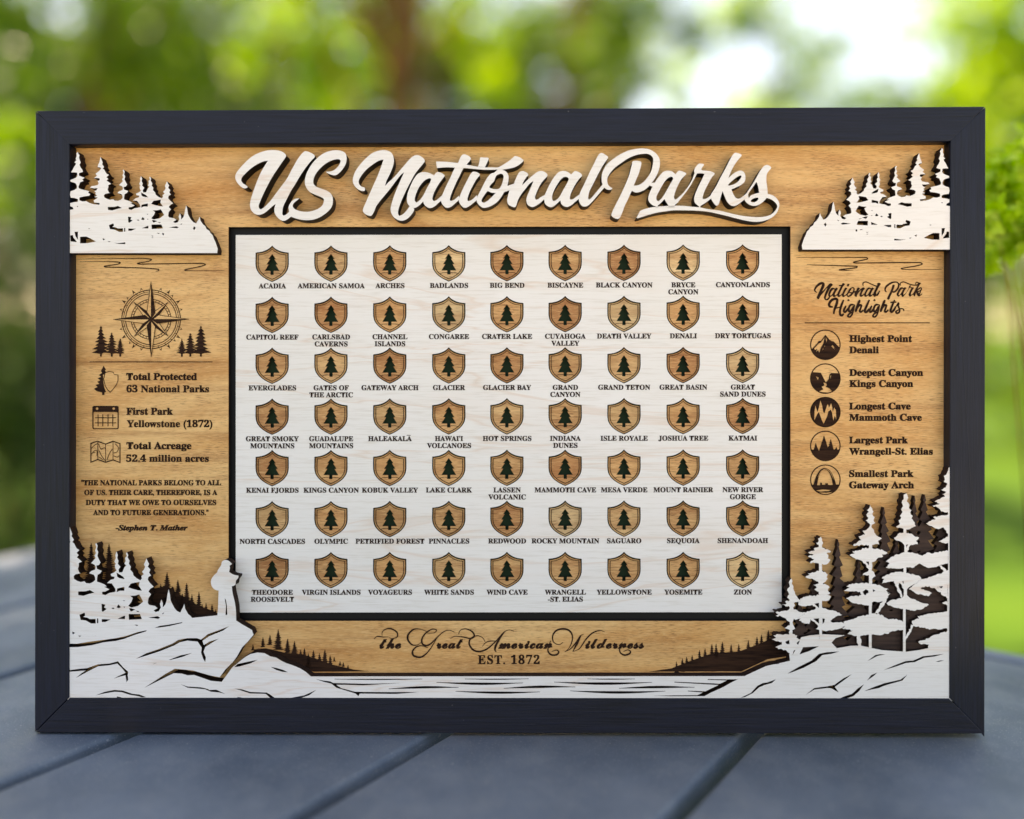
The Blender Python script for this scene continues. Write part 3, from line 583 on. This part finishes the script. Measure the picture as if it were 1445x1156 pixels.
for a, r, kk in [(45, 198, 1), (135, 198, 1), (225, 198, 1), (315, 198, 1), (0, 308, 2), (90, 308, 2), (180, 308, 2), (270, 308, 2)]:
    kr = 62 if r > 200 else 50; kw = 36
    tip, cc = pol(r, a), (CX, CY); s1, s2 = pol(kr, a + kw), pol(kr, a - kw)
    o = (a // 90) % 2 == 0
    zz = .75 if kk == 1 else .95
    ink('compass_point', [[tip, s1, cc, s2]], H + zz, step=False)
    f = lambda u, v, t: (u[0] + (v[0] - u[0]) * t, u[1] + (v[1] - u[1]) * t)
    ink_line('compass_point_edge', [tip, f(tip, s2, .5), s2], .75, H + zz, 1, (1, 1)); ink_line('compass_point_edge', [s2, f(cc, s2, .5), cc], .75, H + zz, 1, (1, 1))
    m_ = f(f(tip, cc, .5), s2, .33)
    ink('compass_point_facet', [[f(q, m_, .17) for q in (tip, cc, s2)]], H + zz + .06, M_HONEY, step=False)
for tx, ty, by, hw in [(303, 605, 835, 68), (391, 660, 835, 55), (460, 708, 835, 40), (1118, 605, 835, 72), (1032, 665, 835, 55), (963, 708, 835, 42)]:
    ink('engraved_fir', [fir(90 + tx * K, 355 + ty * K, 355 + by * K, hw * 1.2 * K, int(tx), 8, 1.3)], H)

# left facts
tx = lambda *a, **k: text('engraved_text', *a, **k)
for s, a, b, y, off in [('Total Protected', 178.3, 277.8, 536.2, .012), ('63 National Parks', 178.5, 294.8, 553.5, .014), ('First Park', 178.5, 243.8, 585.2, .012), ('Yellowstone (1872)', 179, 299.6, 602.7, .014),
                   ('Total Acreage', 178.5, 270, 633.7, .012), ('52.4 million acres', 178, 294.6, 651.6, .014)]:
    tx(s, a, b, y, 9.4, H, off=.010, heavy=.27 if off == .012 else .2, label='engraved words ' + s)
for s, a, b, y in [('"THE NATIONAL PARKS BELONG TO ALL', 114.7, 312, 684.8), ('OF US. THEIR CARE, THEREFORE, IS A', 119, 306.6, 698.6), ('DUTY THAT WE OWE TO OURSELVES', 121, 305, 712.7), ('AND TO FUTURE GENERATIONS."', 131.5, 294, 726.9)]:
    tx(s, a, b, y, 7, H, off=.012, heavy=.18, label='engraved line of the quotation')
tx('-Stephen T. Mather', 163.3, 264.7, 748.5, 7.2, H, st='ital', off=.016)
tx('EST. 1872', 674.5, 761.4, 937, 12, H, off=.004, spacing=1.15)
for s, a, b, y in [('Highest Point', 1198.6, 1287, 482.5), ('Denali', 1198.6, 1240, 498.4), ('Deepest Canyon', 1198.6, 1302.5, 530.4), ('Kings Canyon', 1198.6, 1288.5, 546), ('Longest Cave', 1198.3, 1285, 577.7), ('Mammoth Cave', 1198.5, 1300.7, 593.6),
                ('Largest Park', 1198.3, 1281, 625.6), ('Wrangell-St. Elias', 1198.5, 1316.3, 641.5), ('Smallest Park', 1198.3, 1289, 673), ('Gateway Arch', 1198.3, 1289.7, 689)]:
    tx(s, a, b, y, 9.0, H, off=.012, heavy=.26, label='engraved words ' + s)
# icons, left
cA = (90, 355, 5.779); cB = (90, 550, 5.254)
ink('tree_emblem', [xy(pts('325,932 345,965 335,968 352,1000 320,1005 322,1060 330,1110 345,1145 332,1150 332,1170 312,1170 312,1150 270,1140 245,1120 275,1105 258,1088 290,1078 272,1062 298,1050 275,1035 305,1022 285,1008 312,990 302,975', *cA))], H)
ah = xy(pts('335,985 370,975 405,982 412,1000 445,1005 445,1050 430,1090 400,1130 378,1152 355,1130 335,1095 322,1040', *cA))
cx_, cy_ = sum(a for a, b in ah) / len(ah), sum(b for a, b in ah) / len(ah)
ink('arrowhead_emblem', [ah, [(cx_ + (a - cx_) * .9, cy_ + (b - cy_) * .91) for a, b in ah]], H)
ink('arrowhead_field', [[(cx_ + (a - cx_) * .9, cy_ + (b - cy_) * .91) for a, b in ah]], H + .8, M_HONEY)
def rr(x0, y0, x1, y1, r=8):
    return [(x0 + r, y0), (x1 - r, y0), (x1, y0 + r), (x1, y1 - r), (x1 - r, y1), (x0 + r, y1), (x0, y1 - r), (x0, y0 + r)]
tr = lambda l, c: [(a / c[2] + c[0], b / c[2] + c[1]) for a, b in l]
ink('calendar_emblem', [tr(rr(212, 120, 407, 293), cB), tr(rr(220, 166, 399, 286, 5), cB), tr(rr(238, 132, 256, 150, 5), cB), tr(rr(361, 132, 379, 150, 5), cB)], H)
ink('calendar_grid', [tr(rect(x - 3, 182, x + 3, 272), cB) for x in (254, 289, 328, 363)], H)
ink('calendar_grid', [tr(rect(232, y - 3, 388, y + 3), cB) for y in (208, 246)], H)
mo = [(197, 395), (250, 378), (310, 400), (365, 378), (420, 398), (420, 545), (365, 525), (310, 543), (252, 522), (197, 543)]
mi = [(204, 401), (248, 386), (310, 408), (366, 387), (413, 403), (413, 535), (366, 517), (310, 534), (252, 513), (204, 533)]
ink('map_emblem', [tr(mo, cB), tr(mi, cB)], H)
for l in ['252,384 252,518', '310,404 310,538', '365,384 365,520', '204,435 230,410 250,400', '204,480 225,455 245,450 245,490', '258,400 275,440 300,430 310,440', '260,450 280,490 305,525', '320,520 340,470 360,440', '380,400 405,430 395,460 370,470', '370,490 395,500 410,490', '210,470 235,465', '262,500 290,520']:
    ink_line('map_line', tr(xy(pts(l)), cB), .9, H, 3, (1, 1))
# icons, right
r_ = 21.6
def disc(cy, name): ink(name, [circle(1164.7, cy, r_), circle(1164.7, cy, r_ - 1.6)], H, step=False)
def lower(cy, ytop, top, r=None):
    """fill of a disc below a profile"""
    r = r or r_ - .5; out = list(top)
    a0 = math.atan2(top[-1][1] - cy, top[-1][0] - 1164.7); a1 = math.atan2(top[0][1] - cy, top[0][0] - 1164.7)
    if a1 < a0: a1 += 2 * math.pi
    return out + [(1164.7 + r * math.cos(a0 + (a1 - a0) * i / 16), cy + r * math.sin(a0 + (a1 - a0) * i / 16)) for i in range(1, 16)]
cC = (1110, 360, 5.779); cD = (1110, 550, 6.02)
Y = [486.7, 534.4, 581.6, 629.4, 677.1]
for i, y in enumerate(Y): disc(y, 'emblem_ring')
ink('mountain_emblem', [lower(Y[0], 0, xy(pts('203,770 250,720 262,700 280,700 317,650 350,690 365,700 385,705 432,755', *cC))),
     xy(pts('225,762 262,722 280,715 312,668 300,720 280,755 270,790 300,770 310,735 316,745 330,730 322,700 318,668 330,690 322,740 300,752 290,780 265,795 258,775 240,790 250,765 232,775', *cC)), xy(pts('375,735 400,765 385,750 392,770 365,745', *cC))], H)
ink('canyon_emblem', [lower(Y[1], 0, xy(pts('200,970 215,955 280,960 300,1000 320,1040 345,1010 350,975 365,962 430,965', *cC))),
     xy(pts('300,1040 322,1045 330,1060 318,1075 345,1085 375,1115 340,1122 290,1118 265,1112 300,1095 285,1075 310,1062', *cC)), xy(pts('240,990 262,1000 255,1020', *cC)), xy(pts('355,985 365,980 358,1015', *cC))], H)
ink('cave_emblem', [circle(1164.5, Y[2], r_ - .3), xy(pts('235,262 238,180 245,135 262,190 275,150 287,92 302,135 312,190 322,200 345,130 352,125 360,155 378,115 388,150 392,190 405,150 412,170 418,165 422,260 415,235 408,222 398,265 385,190 375,170 355,185 345,225 315,290 300,260 275,190 262,205', *cD))], H)
ink('forest_emblem', [lower(Y[3], 0, xy(pts('202,510 230,510 240,480 248,452 262,490 275,520 285,490 305,430 318,390 335,440 350,490 365,470 375,420 390,470 400,510 412,505 423,485 432,510 450,505', *cD)))], H)
for a, b, e, w in [(248, 452, 535, 26), (318, 390, 535, 42), (375, 420, 535, 36), (423, 485, 540, 18)]:
    ink('forest_emblem_fir', [fir(a / 6.02 + 1110, b / 6.02 + 550, e / 6.02 + 550, w / 6.02, a, 6)], H)
arch = [(243 + 0, 815), (262, 740), (290, 690), (325, 672), (365, 695), (395, 760), (412, 838)]
ink('arch_emblem', [ribbon(tr(arch, cD), lambda t: 2.2 + 3.2 * (1 - math.sin(math.pi * t)), 6)], H)
ink('arch_highlight', [ribbon(tr([(a + 4, b + 3) for a, b in arch][1:6], cD), .6, 6)], H + .8, M_HONEY)
ink('skyline_emblem', [lower(Y[4], 0, xy(pts('204,815 245,800 250,812 285,812 285,790 300,790 302,808 328,808 328,795 352,795 352,808 375,810 440,805 452,815', *cD))), xy(pts('235,855 300,848 380,852 360,862 290,866', *cD)), xy(pts('250,872 330,862 400,868 340,876', *cD))], H)

# small brush-script heading, same letterforms as the title
def small(keys, x0, y0, k, ox, oy):
    for key in keys:
        ink('script_letter', [[(x0 + (a - ox) * k, y0 + (b - oy) * k) for a, b in c] for c in letter(key, 2)], H, step=True)
small(['N', 'a', 't', 'dot', 'i', 'o', 'n', 'a2', 'l'], 1148.4, 398, .262, 497, 212)
small(['P', 'a3', 'arm', 'r', 'k'], 1248, 397, .262, 849, 209)
S = lambda s, w=3.0, tp=(.6, .6), c=(1140, 385, 8.5), nm='script_letter': ink_line(nm, xy(pts(s, *c)), w, H, 6, tp)
S('665,160 662,125 700,110 770,140 830,160 865,135 840,128 838,150', 1.5); S('1112,155 1110,125 1150,110 1230,140 1300,150 1330,125 1300,115 1295,150', 1.5)
S('372,155 430,150', 1.7, (1, 1)); S('830,165 815,215 812,262 835,268 862,215', 2); S('1305,250 1330,265 1355,215', 1.8)
S('300,410 265,405 255,375 285,330 330,312 352,325 345,375 320,440 310,495', 3.6); S('430,325 405,385 385,460 390,505 410,512 430,490', 3.2)
S('325,430 365,418 400,412', 1.6); S('458,395 432,450 440,472 460,462 485,425', 3.0); S('480,322 486,330 484,338', 3.2)
for x in (0, 300):
    S(f'{552 + x},385 {515 + x},385 {492 + x},425 {495 + x},465 {520 + x},455 {548 + x},400', 2.9)
    S(f'{562 + x},380 {548 + x},440 {530 + x},500 {505 + x},530 {480 + x},520 {500 + x},490 {550 + x},468', 2.4)
    S(f'{625 + x},325 {595 + x},400 {572 + x},470', 3.4); S(f'{588 + x},435 {622 + x},388 {642 + x},392 {632 + x},430 {622 + x},462 {640 + x},470 {665 + x},445', 2.8)
S('738,325 705,400 682,455 692,473 715,462 735,430', 3.3); S('768,395 742,450 748,472 768,462 790,430', 3.0); S('792,322 798,330 796,338', 3.2)
S('1042,325 1010,400 992,455 1005,472 1030,450 1060,400', 3.0); S('990,355 1062,352', 2.2, (1, 1))
S('1062,400 1088,362 1085,400 1100,440 1095,475 1065,485 1058,465 1085,445', 2.6); S('1085,445 1120,430 1148,440 1150,460', 1.7)

# "the Great American Wilderness"
q4 = (520, 870, 6.568); q5 = (720, 870, 6.568)
def nib(w0, w1): return lambda t: w0 + .22 + (w1 - w0 + .25) * math.sin(math.pi * t) ** 2
def W(s, c, w0=.5, w1=1.9): ink_line('script_swash', xy(pts(s, *c)), nib(w0, w1), H, 6)
W('50,210 80,185 130,190 185,190', q4, .5, 1.2); W('125,180 130,140 170,115 220,118 265,150 265,190 220,205 190,195', q4, .5, 1.6)
W('540,140 480,118 420,120 370,165 365,215 400,260 450,265 490,240', q4, .5, 2.3)
W('540,155 610,152 630,125 590,118 530,155 495,210 500,255 540,270 580,250 640,190 700,140 750,128 795,145', q4, .6, 1.9)
W('640,190 580,290 530,350 480,378 420,365 408,325 440,285 490,272 550,290', q4, .8, 2.2)
W('760,205 800,185 870,190 950,205 980,180 960,140 900,115 850,130 835,165', q4, .5, 1.7)
W('1350,137 1300,125 1250,150 1180,230 1100,300 1030,325 970,310 935,260 940,215 980,185 1020,180 1060,200 1080,235', q4, .6, 2.2)
W('1055,278 1090,240 1150,228 1215,232', q4, .5, 1); W('1262,142 1220,200 1180,270 1172,310 1185,330', q4, 1.0, 2.8)
W('490,240 450,262 400,235 395,175 430,130 490,115 545,130 575,175 570,240 540,300 505,328', q5, .6, 2.2)
W('505,328 560,300 610,240 650,180 680,165', q5, .5, 1.2); W('660,170 620,250 580,325', q5, .8, 2.4); W('580,325 640,300 700,215 760,155 830,130 875,143', q5, .5, 1.5)
W('375,225 358,270 350,320 380,355 430,355 450,330 430,312 385,325', q5, .8, 2.0); W('1040,240 1015,290 1020,335 1060,358 1105,345 1115,325 1090,310 1050,325', q5, .8, 2.0)
for s, a, b in [('the', 535.5, 566), ('reat', 616, 653), ('merican', 703, 779.5), ('ilderness', 826, 909)]:
    text('script_word', s, a, b, 915, 13.5, H, st='script', off=.018, heavy=.22)

exec_after = None
# ------------------------------------------------------------------ table
def table_pt(px, py):
    d = CAMM.to_3x3() @ Vector((px - 722.5, 578 - py, -D)); o = CAMM.translation
    t = (TABLE_Z - o.z) / d.z
    return o + d * t
PH = math.atan2(878, 1200 * math.cos(PITCH) + 118 * math.sin(PITCH))
dv = Vector((math.sin(PH), math.cos(PH), 0)); nv = Vector((math.cos(PH), -math.sin(PH), 0))
table = bpy.data.objects.new('patio_table', None); COL.objects.link(table)
table['label'] = 'dark grey metal slatted patio table under the plaque'; table['category'] = 'table'
TM = Matrix(((nv.x, dv.x, 0, 0), (nv.y, dv.y, 0, 0), (0, 0, 1, 0), (0, 0, 0, 1)))
table.matrix_world = TM
ti = TM.inverted()
nc = lambda px, py: (ti @ table_pt(px, py))
end = nc(1390, 928).y
near = -.75
lines = [(nc(599, 1037).x, nc(633, 1037).x), (nc(1051, 1037).x, nc(1079, 1037).x), (nc(166, 1037).x, nc(196, 1037).x)]
g1, g2, g3 = sorted(lines)
gap = .009; pitch_ = ((g3[0] + g3[1]) - (g1[0] + g1[1])) / 4
c2_ = (g2[0] + g2[1]) / 2
centres = [c2_ + pitch_ * i for i in range(-4, 4)]
def slat(x0, x1, y0, y1, name='slat', parent=table, zt=TABLE_Z, h=.034, r=.0036):
    prof = []
    for i in range(6):
        a = math.pi - i * math.pi / 10; prof.append((x0 + r + r * math.cos(a), zt - r + r * math.sin(a)))
    for i in range(6):
        a = math.pi / 2 - i * math.pi / 10; prof.append((x1 - r + r * math.cos(a), zt - r + r * math.sin(a)))
    prof += [(x1, zt - h), (x0, zt - h)]
    bm = bmesh.new()
    A = [bm.verts.new((x, y0, z)) for x, z in prof]; B = [bm.verts.new((x, y1, z)) for x, z in prof]
    n = len(prof)
    for i in range(n):
        f = bm.faces.new((A[i], A[(i + 1) % n], B[(i + 1) % n], B[i])); f.smooth = i < 11
    bm.faces.new(A[::-1]); bm.faces.new(B)
    bmesh.ops.recalc_face_normals(bm, faces=bm.faces)
    me = bpy.data.meshes.new(name); bm.to_mesh(me); bm.free()
    for p in me.polygons:
        if abs(p.normal.y) > .9: p.use_smooth = False
    return link(name, me, [M_METAL], parent)
for i in range(len(centres) - 1):
    slat(centres[i] + gap / 2, centres[i + 1] - gap / 2, near, end - .0015)
xl, xr = centres[0], centres[-1]
def bxo(name, x0, x1, y0, y1, z0, z1, m, parent, bev=.003):
    bm = bmesh.new(); bmesh.ops.create_cube(bm, size=1)
    for v in bm.verts: v.co = (x0 + (v.co.x + .5) * (x1 - x0), y0 + (v.co.y + .5) * (y1 - y0), z0 + (v.co.z + .5) * (z1 - z0))
    if bev: bmesh.ops.bevel(bm, geom=bm.edges[:], offset=bev, segments=2, affect='EDGES', profile=.5)
    me = bpy.data.meshes.new(name); bm.to_mesh(me); bm.free()
    return link(name, me, [m], parent)
bxo('end_rail', xl - .03, xr + .03, end + .0025, end + .02, TABLE_Z - .05, TABLE_Z + .0005, M_METAL, table, .002)
bxo('side_rail', xl - .03, xl + .003, near, end + .0015, TABLE_Z - .05, TABLE_Z - .0005, M_METAL, table)
bxo('side_rail', xr - .003, xr + .03, near, end + .0015, TABLE_Z - .05, TABLE_Z - .0005, M_METAL, table)
bxo('end_rail', xl - .03, xr + .03, near - .02, near - .0015, TABLE_Z - .05, TABLE_Z - .0005, M_METAL, table)
for y in (end - .12, (end + near) / 2, near + .12):
    bxo('cross_rail', xl + .004, xr - .004, y - .02, y + .02, TABLE_Z - .045, TABLE_Z - .0345, M_METAL, table)
for x in (xl + .03, xr - .08):
    for y in (near + .01, end - .06):
        bxo('leg', x, x + .05, y, y + .05, 0, TABLE_Z - .046, M_METAL, table)

# ------------------------------------------------------------------ garden
def grassmat():
    m = mat('lawn', (70, 100, 30), .9, .15); k = NT(m)
    n = k.noise(k.coord((.8, .8, .8)), 1, 5, .6); n2 = k.noise(k.coord((14, 14, 14)), 1, 4)
    c = k.ramp(n, [(.3, s2l((36, 66, 12))), (.5, s2l((54, 90, 18))), (.72, s2l((80, 112, 30)))])
    c = k.mix(k.ramp(n2, [(.35, G(.5)), (.6, G(0))]), c, s2l((60, 92, 20)))
    k.l(c, k.b.inputs['Base Color']); k.bump(n2, .6, .012); return m
bm = bmesh.new(); bmesh.ops.create_grid(bm, x_segments=40, y_segments=40, size=150)
for v in bm.verts:
    v.co.z = 0.0 if v.co.length < 30 else .3 * math.sin(v.co.x * .05) * math.cos(v.co.y * .06)
me = bpy.data.meshes.new('lawn'); bm.to_mesh(me); bm.free()
link('lawn', me, [grassmat()], None, kind='structure')

def bounce_stone():
    m = mat('bounce_paving', (190, 184, 172), .85, .3); k = NT(m)
    br = k.n('ShaderNodeTexBrick'); br.inputs['Scale'].default_value = 2.2; br.inputs['Mortar Size'].default_value = .012
    k.l(k.coord((1, 1, 1)), br.inputs['Vector'])
    br.inputs['Color1'].default_value = s2l((214, 208, 196)); br.inputs['Color2'].default_value = s2l((200, 194, 182)); br.inputs['Mortar'].default_value = s2l((110, 104, 96))
    n = k.noise(k.coord((6, 6, 6)), 1, 6, .65)
    k.l(k.mix(k.ramp(n, [(.35, G(.4)), (.6, G(0))]), br.outputs['Color'], s2l((140, 134, 124))), k.b.inputs['Base Color']); k.bump(n, .4, .005); return m
bm = bmesh.new(); bmesh.ops.create_grid(bm, x_segments=2, y_segments=2, size=1)
for v in bm.verts: v.co = (v.co.x * 5, v.co.y * 3.4 - 2.5, .006)
me = bpy.data.meshes.new('patio'); bm.to_mesh(me); bm.free(); link('patio', me, [bounce_stone()], None, kind='structure')  # unseen pale sheet, added to bounce sunlight up onto the plaque front

def leafmat(name, dark, mid, light, tr=.5):
    m = bpy.data.materials.new(name); m.use_nodes = True; k = NT(m); t = m.node_tree
    ge = k.n('ShaderNodeNewGeometry')
    c = k.ramp(ge.outputs['Random Per Island'], [(0, s2l(dark)), (.5, s2l(mid)), (1, s2l(light))])
    k.l(c, k.b.inputs['Base Color']); k.b.inputs['Roughness'].default_value = .45; k.b.inputs['Specular IOR Level'].default_value = .4
    tl = k.n('ShaderNodeBsdfTranslucent'); mx_ = k.n('ShaderNodeMixShader'); mx_.inputs[0].default_value = tr
    c2 = k.mix(1.0, c, (.9, 1.0, .3, 1), 'MULTIPLY'); k.l(c2, tl.inputs['Color'])
    k.l(k.b.outputs[0], mx_.inputs[1]); k.l(tl.outputs[0], mx_.inputs[2])
    k.l(mx_.outputs[0], t.nodes['Material Output'].inputs['Surface']); return m
L_BRIGHT = leafmat('leaf_yellow_green', (100, 144, 22), (150, 188, 40), (200, 220, 84), .6)
L_MID = leafmat('leaf_mid_green', (50, 86, 22), (86, 124, 34), (132, 160, 54), .5)
L_DARK = leafmat('leaf_dark_green', (32, 55, 20), (50, 78, 28), (80, 108, 40), .35)
L_BLUE = leafmat('leaf_grey_green', (120, 155, 125), (160, 190, 160), (195, 215, 190), .6)
M_BARK = mat('bark', (120, 84, 56), .9, .2)
k = NT(M_BARK); n = k.noise(k.coord((14, 14, 3)), 1, 5, .65)
k.l(k.ramp(n, [(.3, s2l((80, 54, 34))), (.7, s2l((160, 112, 74)))]), k.b.inputs['Base Color']); k.bump(n, .8, .012)
def wpt(px, py, dist):
    d = CAMM.to_3x3() @ Vector((px - 722.5, 578 - py, -D)); o = CAMM.translation
    s_ = math.hypot(d.x, d.y)
    return o + d * (dist / s_)
def tube(bm, p, r, seg=8):
    rings = []
    for i, a in enumerate(p):
        a = Vector(a); b = Vector(p[min(i + 1, len(p) - 1)]) - Vector(p[max(i - 1, 0)])
        b.normalize(); u = b.orthogonal().normalized(); v = b.cross(u)
        rings.append([bm.verts.new(a + (u * math.cos(2 * math.pi * j / seg) + v * math.sin(2 * math.pi * j / seg)) * r[i]) for j in range(seg)])
    for i in range(len(p) - 1):
        # align ring starts
        best = min(range(seg), key=lambda s_: (rings[i + 1][s_].co - rings[i][0].co).length)
        rings[i + 1] = rings[i + 1][best:] + rings[i + 1][:best]
        for j in range(seg):
            f = bm.faces.new((rings[i][j], rings[i][(j + 1) % seg], rings[i + 1][(j + 1) % seg], rings[i + 1][j])); f.smooth = True
    bm.faces.new(rings[-1])
def leaves(clumps, size, g):
    """clumps: (centre, radii, count) -> pointed leaves, each a folded pair of faces"""
    vs, fs = [], []
    for c, rad, n in clumps:
        subs = [Vector((g.gauss(0, .55), g.gauss(0, .55), g.gauss(0, .55))) for _ in range(max(3, n // 60))]
        for _ in range(n):
            s_ = g.choice(subs); q = s_ + Vector((g.gauss(0, .2), g.gauss(0, .2), g.gauss(0, .2)))
            p = Vector((c[0] + q.x * rad[0], c[1] + q.y * rad[1], c[2] + q.z * rad[2]))
            a = Vector((g.gauss(0, 1), g.gauss(0, 1), g.gauss(0, .6) - .5)).normalized(); b = a.orthogonal().normalized()
            b = Matrix.Rotation(g.uniform(0, 6.28), 3, a) @ b; nrm = a.cross(b); L = size * g.uniform(.6, 1.3)
            i = len(vs)
            vs += [p, p + a * L * .5 + b * L * .3 + nrm * L * .08, p + a * L, p + a * L * .5 - b * L * .3 + nrm * L * .08]
            fs += [(i, i + 1, i + 2), (i, i + 2, i + 3)]
    me = bpy.data.meshes.new('crown'); me.from_pydata([tuple(v) for v in vs], [], fs); return me
def tree(kind, label, cat, foot, top, r, clumps, leafm, leaf, seed, group=None, limbs=True, crown='crown'):
    g = random.Random(seed); foot = Vector(foot); top = Vector(top)
    t = bpy.data.objects.new(kind, None); COL.objects.link(t); t.location = (foot.x, foot.y, 0)
    t['label'] = label; t['category'] = cat
    if group: t['group'] = group
    off = Vector((foot.x, foot.y, 0)); bm = bmesh.new(); p = []; rr_ = []
    for i in range(7):
        u = i / 6; j = Vector((g.uniform(-.06, .06), g.uniform(-.06, .06), 0)) * (0 < i < 6) * r * 8
        p.append(foot.lerp(top, u) + j - off); rr_.append(r * (1.25 if i == 0 else 1 - .6 * u))
    tube(bm, p, rr_)
    if limbs:
        for c, rad, n in clumps:
            s_ = g.uniform(.35, .85); a = foot.lerp(top, s_) - off; b = Vector(c) - off
            m_ = a.lerp(b, .5) + Vector((0, 0, .1 * (b - a).length))
            tube(bm, [a, m_, b], [r * .3, r * .16, r * .05], 6)
    me = bpy.data.meshes.new('trunk'); bm.to_mesh(me); bm.free(); link('trunk' if limbs or cat == 'tree' else 'stem', me, [M_BARK], t)
    me = leaves([((Vector(c) - off), rad, n) for c, rad, n in clumps], leaf, g)
    link(crown, me, [leafm], t)
    return t
def cl(lst, g=None):
    out = []
    for px, py, dist, rp, n in lst:
        c = wpt(px, py, dist); rr_ = rp / D * dist; out.append((tuple(c), (rr_, rr_ * 1.0, rr_ * .9), n))
    return out
def gpt(px, dist): q = wpt(px, 460, dist); return (q.x, q.y, 0)
exec_garden = True
tree('broadleaf_tree', 'mid green tree at the far left above the plaque corner', 'tree', gpt(120, 7.5), wpt(150, -120, 7.5), .12,
     cl([(40, 20, 7.0, 110, 900), (170, 90, 7.5, 90, 800), (250, -40, 7.6, 130, 900), (60, -160, 7.5, 160, 900), (230, 150, 8, 90, 700)]), L_MID, .11, 1)
tree('broadleaf_tree', 'bright yellow green tree left of the leaning brown trunk', 'tree', gpt(330, 9), wpt(430, -180, 9), .09,
     cl([(400, 20, 9, 95, 900), (470, 110, 9, 70, 500), (480, -90, 9, 120, 900), (330, -150, 9, 120, 700), (430, -230, 9, 130, 700)]), L_BRIGHT, .13, 2)
tree('leaning_tree', 'tree with thick leaning brown trunk above the title and added clumps shading the table', 'tree', gpt(560, 5.2), wpt(595, -260, 5.2), .095,
     cl([(520, -190, 5.0, 120, 800), (690, -150, 5.4, 120, 800), (655, 30, 5.4, 45, 260), (700, 110, 5.6, 50, 260)]) + [((x - 1.5, y + 1.67, z), (.5, .42, .22), 620) for x, y, z in [(-1.25, 1.1, 4.2), (-.75, 1.25, 4.1), (-.6, .7, 4.3), (-.35, .3, 4.15), (.1, .65, 4.25), (.2, .1, 4.1), (.85, .35, 4.2), (.85, -.05, 4.3), (-.3, -.1, 4.2), (-1.0, .35, 4.15), (.3, 1.2, 4.3), (.9, .9, 4.15), (-.05, .35, 4.35), (.25, .25, 4.0), (.5, .2, 4.3), (-.2, .55, 4.0), (-.25, .33, 4.1), (-.4, .5, 4.3)]], L_BRIGHT, .08, 3)  # list adds unseen overhead leaf clumps along the sun direction, shading the table
tree('slender_tree', 'slender tree with slanting brown stem right of the leaning trunk', 'tree', gpt(730, 6), wpt(835, -200, 6), .06,
     cl([(740, 60, 6, 60, 400), (860, 120, 6.2, 50, 330), (880, 20, 6, 60, 360), (800, -190, 6, 130, 800), (930, -140, 6.2, 90, 500), (960, 40, 6.4, 35, 120)]), L_MID, .085, 4)
tree('birch_tree', 'thin pale tree with sparse leaves in front of the bright sky', 'tree', gpt(1075, 14), wpt(1090, -80, 14), .05,
     cl([(1010, 30, 14, 60, 230), (1120, 85, 14, 90, 230), (1080, 135, 14, 80, 220), (1190, 140, 14, 90, 200), (950, 90, 14, 50, 150), (1050, -60, 14, 80, 300), (1230, 30, 14, 90, 170)]), L_BLUE, .2, 5)
tree('broadleaf_tree', 'vivid green tree beyond the upper right corner of the plaque', 'tree', gpt(1600, 6.5), wpt(1560, -180, 6.5), .1,
     cl([(1420, 60, 6.5, 75, 800), (1490, 180, 6.5, 100, 900), (1380, 190, 6.6, 55, 500), (1450, -90, 6.5, 90, 800), (1520, 20, 6.5, 100, 700)]), L_BRIGHT, .1, 6)
# rear belt of trees, far
for i, (px, m_, lb) in enumerate([(-40, L_DARK, 'dark tree in the distant belt behind the left edge'), (230, L_DARK, 'dark tree in the distant belt behind the mid green tree'), (560, L_MID, 'green tree in the distant belt behind the leaning trunk'), (800, L_MID, 'green tree in the distant belt behind the slender tree'),
                              (1060, L_BLUE, 'low hazy tree in the distant belt under the bright sky'), (1370, L_MID, 'green tree in the distant belt behind the right edge')]):
    h = 60 if px < 900 else 215
    if px > 1300: h = 150
    tree('distant_tree', lb, 'tree', gpt(px, 18), wpt(px, h, 18), .2, cl([(px - 70, h + 80, 18, 110, 1300), (px + 70, h + 60, 18, 110, 1300), (px, h, 18, 90, 900), (px - 40, h + 190, 18, 130, 900), (px + 70, h + 200, 18, 120, 900)]), m_, .3, 20 + i, 'trees in the distant belt')
# shrubs
def shrub(px, dist, ytop, ybot, rp, m_, label, seed, n=2600, leaf=.06):
    q = []
    for i in range(5):
        y = ytop + (ybot - ytop) * (i + .5) / 5
        q.append((px + (-1) ** i * rp * .3, y, dist, rp * .75, n // 5))
    top = wpt(px, ytop, dist)
    return tree('garden_shrub', label, 'shrub', gpt(px, dist), top, .012, cl(q), m_, leaf, seed, 'shrubs around the lawn', True, 'foliage')
shrub(-10, 3.2, 300, 820, 150, L_DARK, 'dark green shrub just left of the plaque behind the table', 31, 5000, .05)
shrub(240, 5.0, 240, 700, 200, L_DARK, 'dark shrub behind the left part of the plaque', 32, 2200, .09)
shrub(30, 4.6, 200, 260, 60, L_BRIGHT, 'bright shrub top above the dark shrub at the left edge', 36, 900, .06)
shrub(1130, 9, 380, 560, 150, L_MID, 'green shrub behind the right part of the plaque', 33, 1500, .12)
shrub(1520, 8, 360, 620, 150, L_MID, 'yellow green shrub on the lawn right of the plaque', 34, 2400, .1)
shrub(1480, 11, 640, 690, 120, L_DARK, 'low dark shrub at the edge of the lawn on the right', 37, 700, .12)
# young sapling close behind the plaque
L_SUNNY = leafmat('leaf_sunlit_tint', (140, 185, 35), (185, 215, 70), (220, 235, 130), .65)  # leaf colours brightened to look sunlit under the clumps that shade them
sp = cl([(1408, 250, .68, 22, 170), (1438, 285, .68, 34, 260), (1403, 305, .67, 18, 130), (1452, 235, .70, 34, 220), (1424, 345, .68, 20, 80), (1475, 310, .70, 36, 300)])
tree('sapling', 'young sapling with bright small leaves just right of the plaque', 'sapling', gpt(1560, .78), wpt(1500, 235, .74), .004, sp, L_SUNNY, .013, 41, None, True, 'foliage')
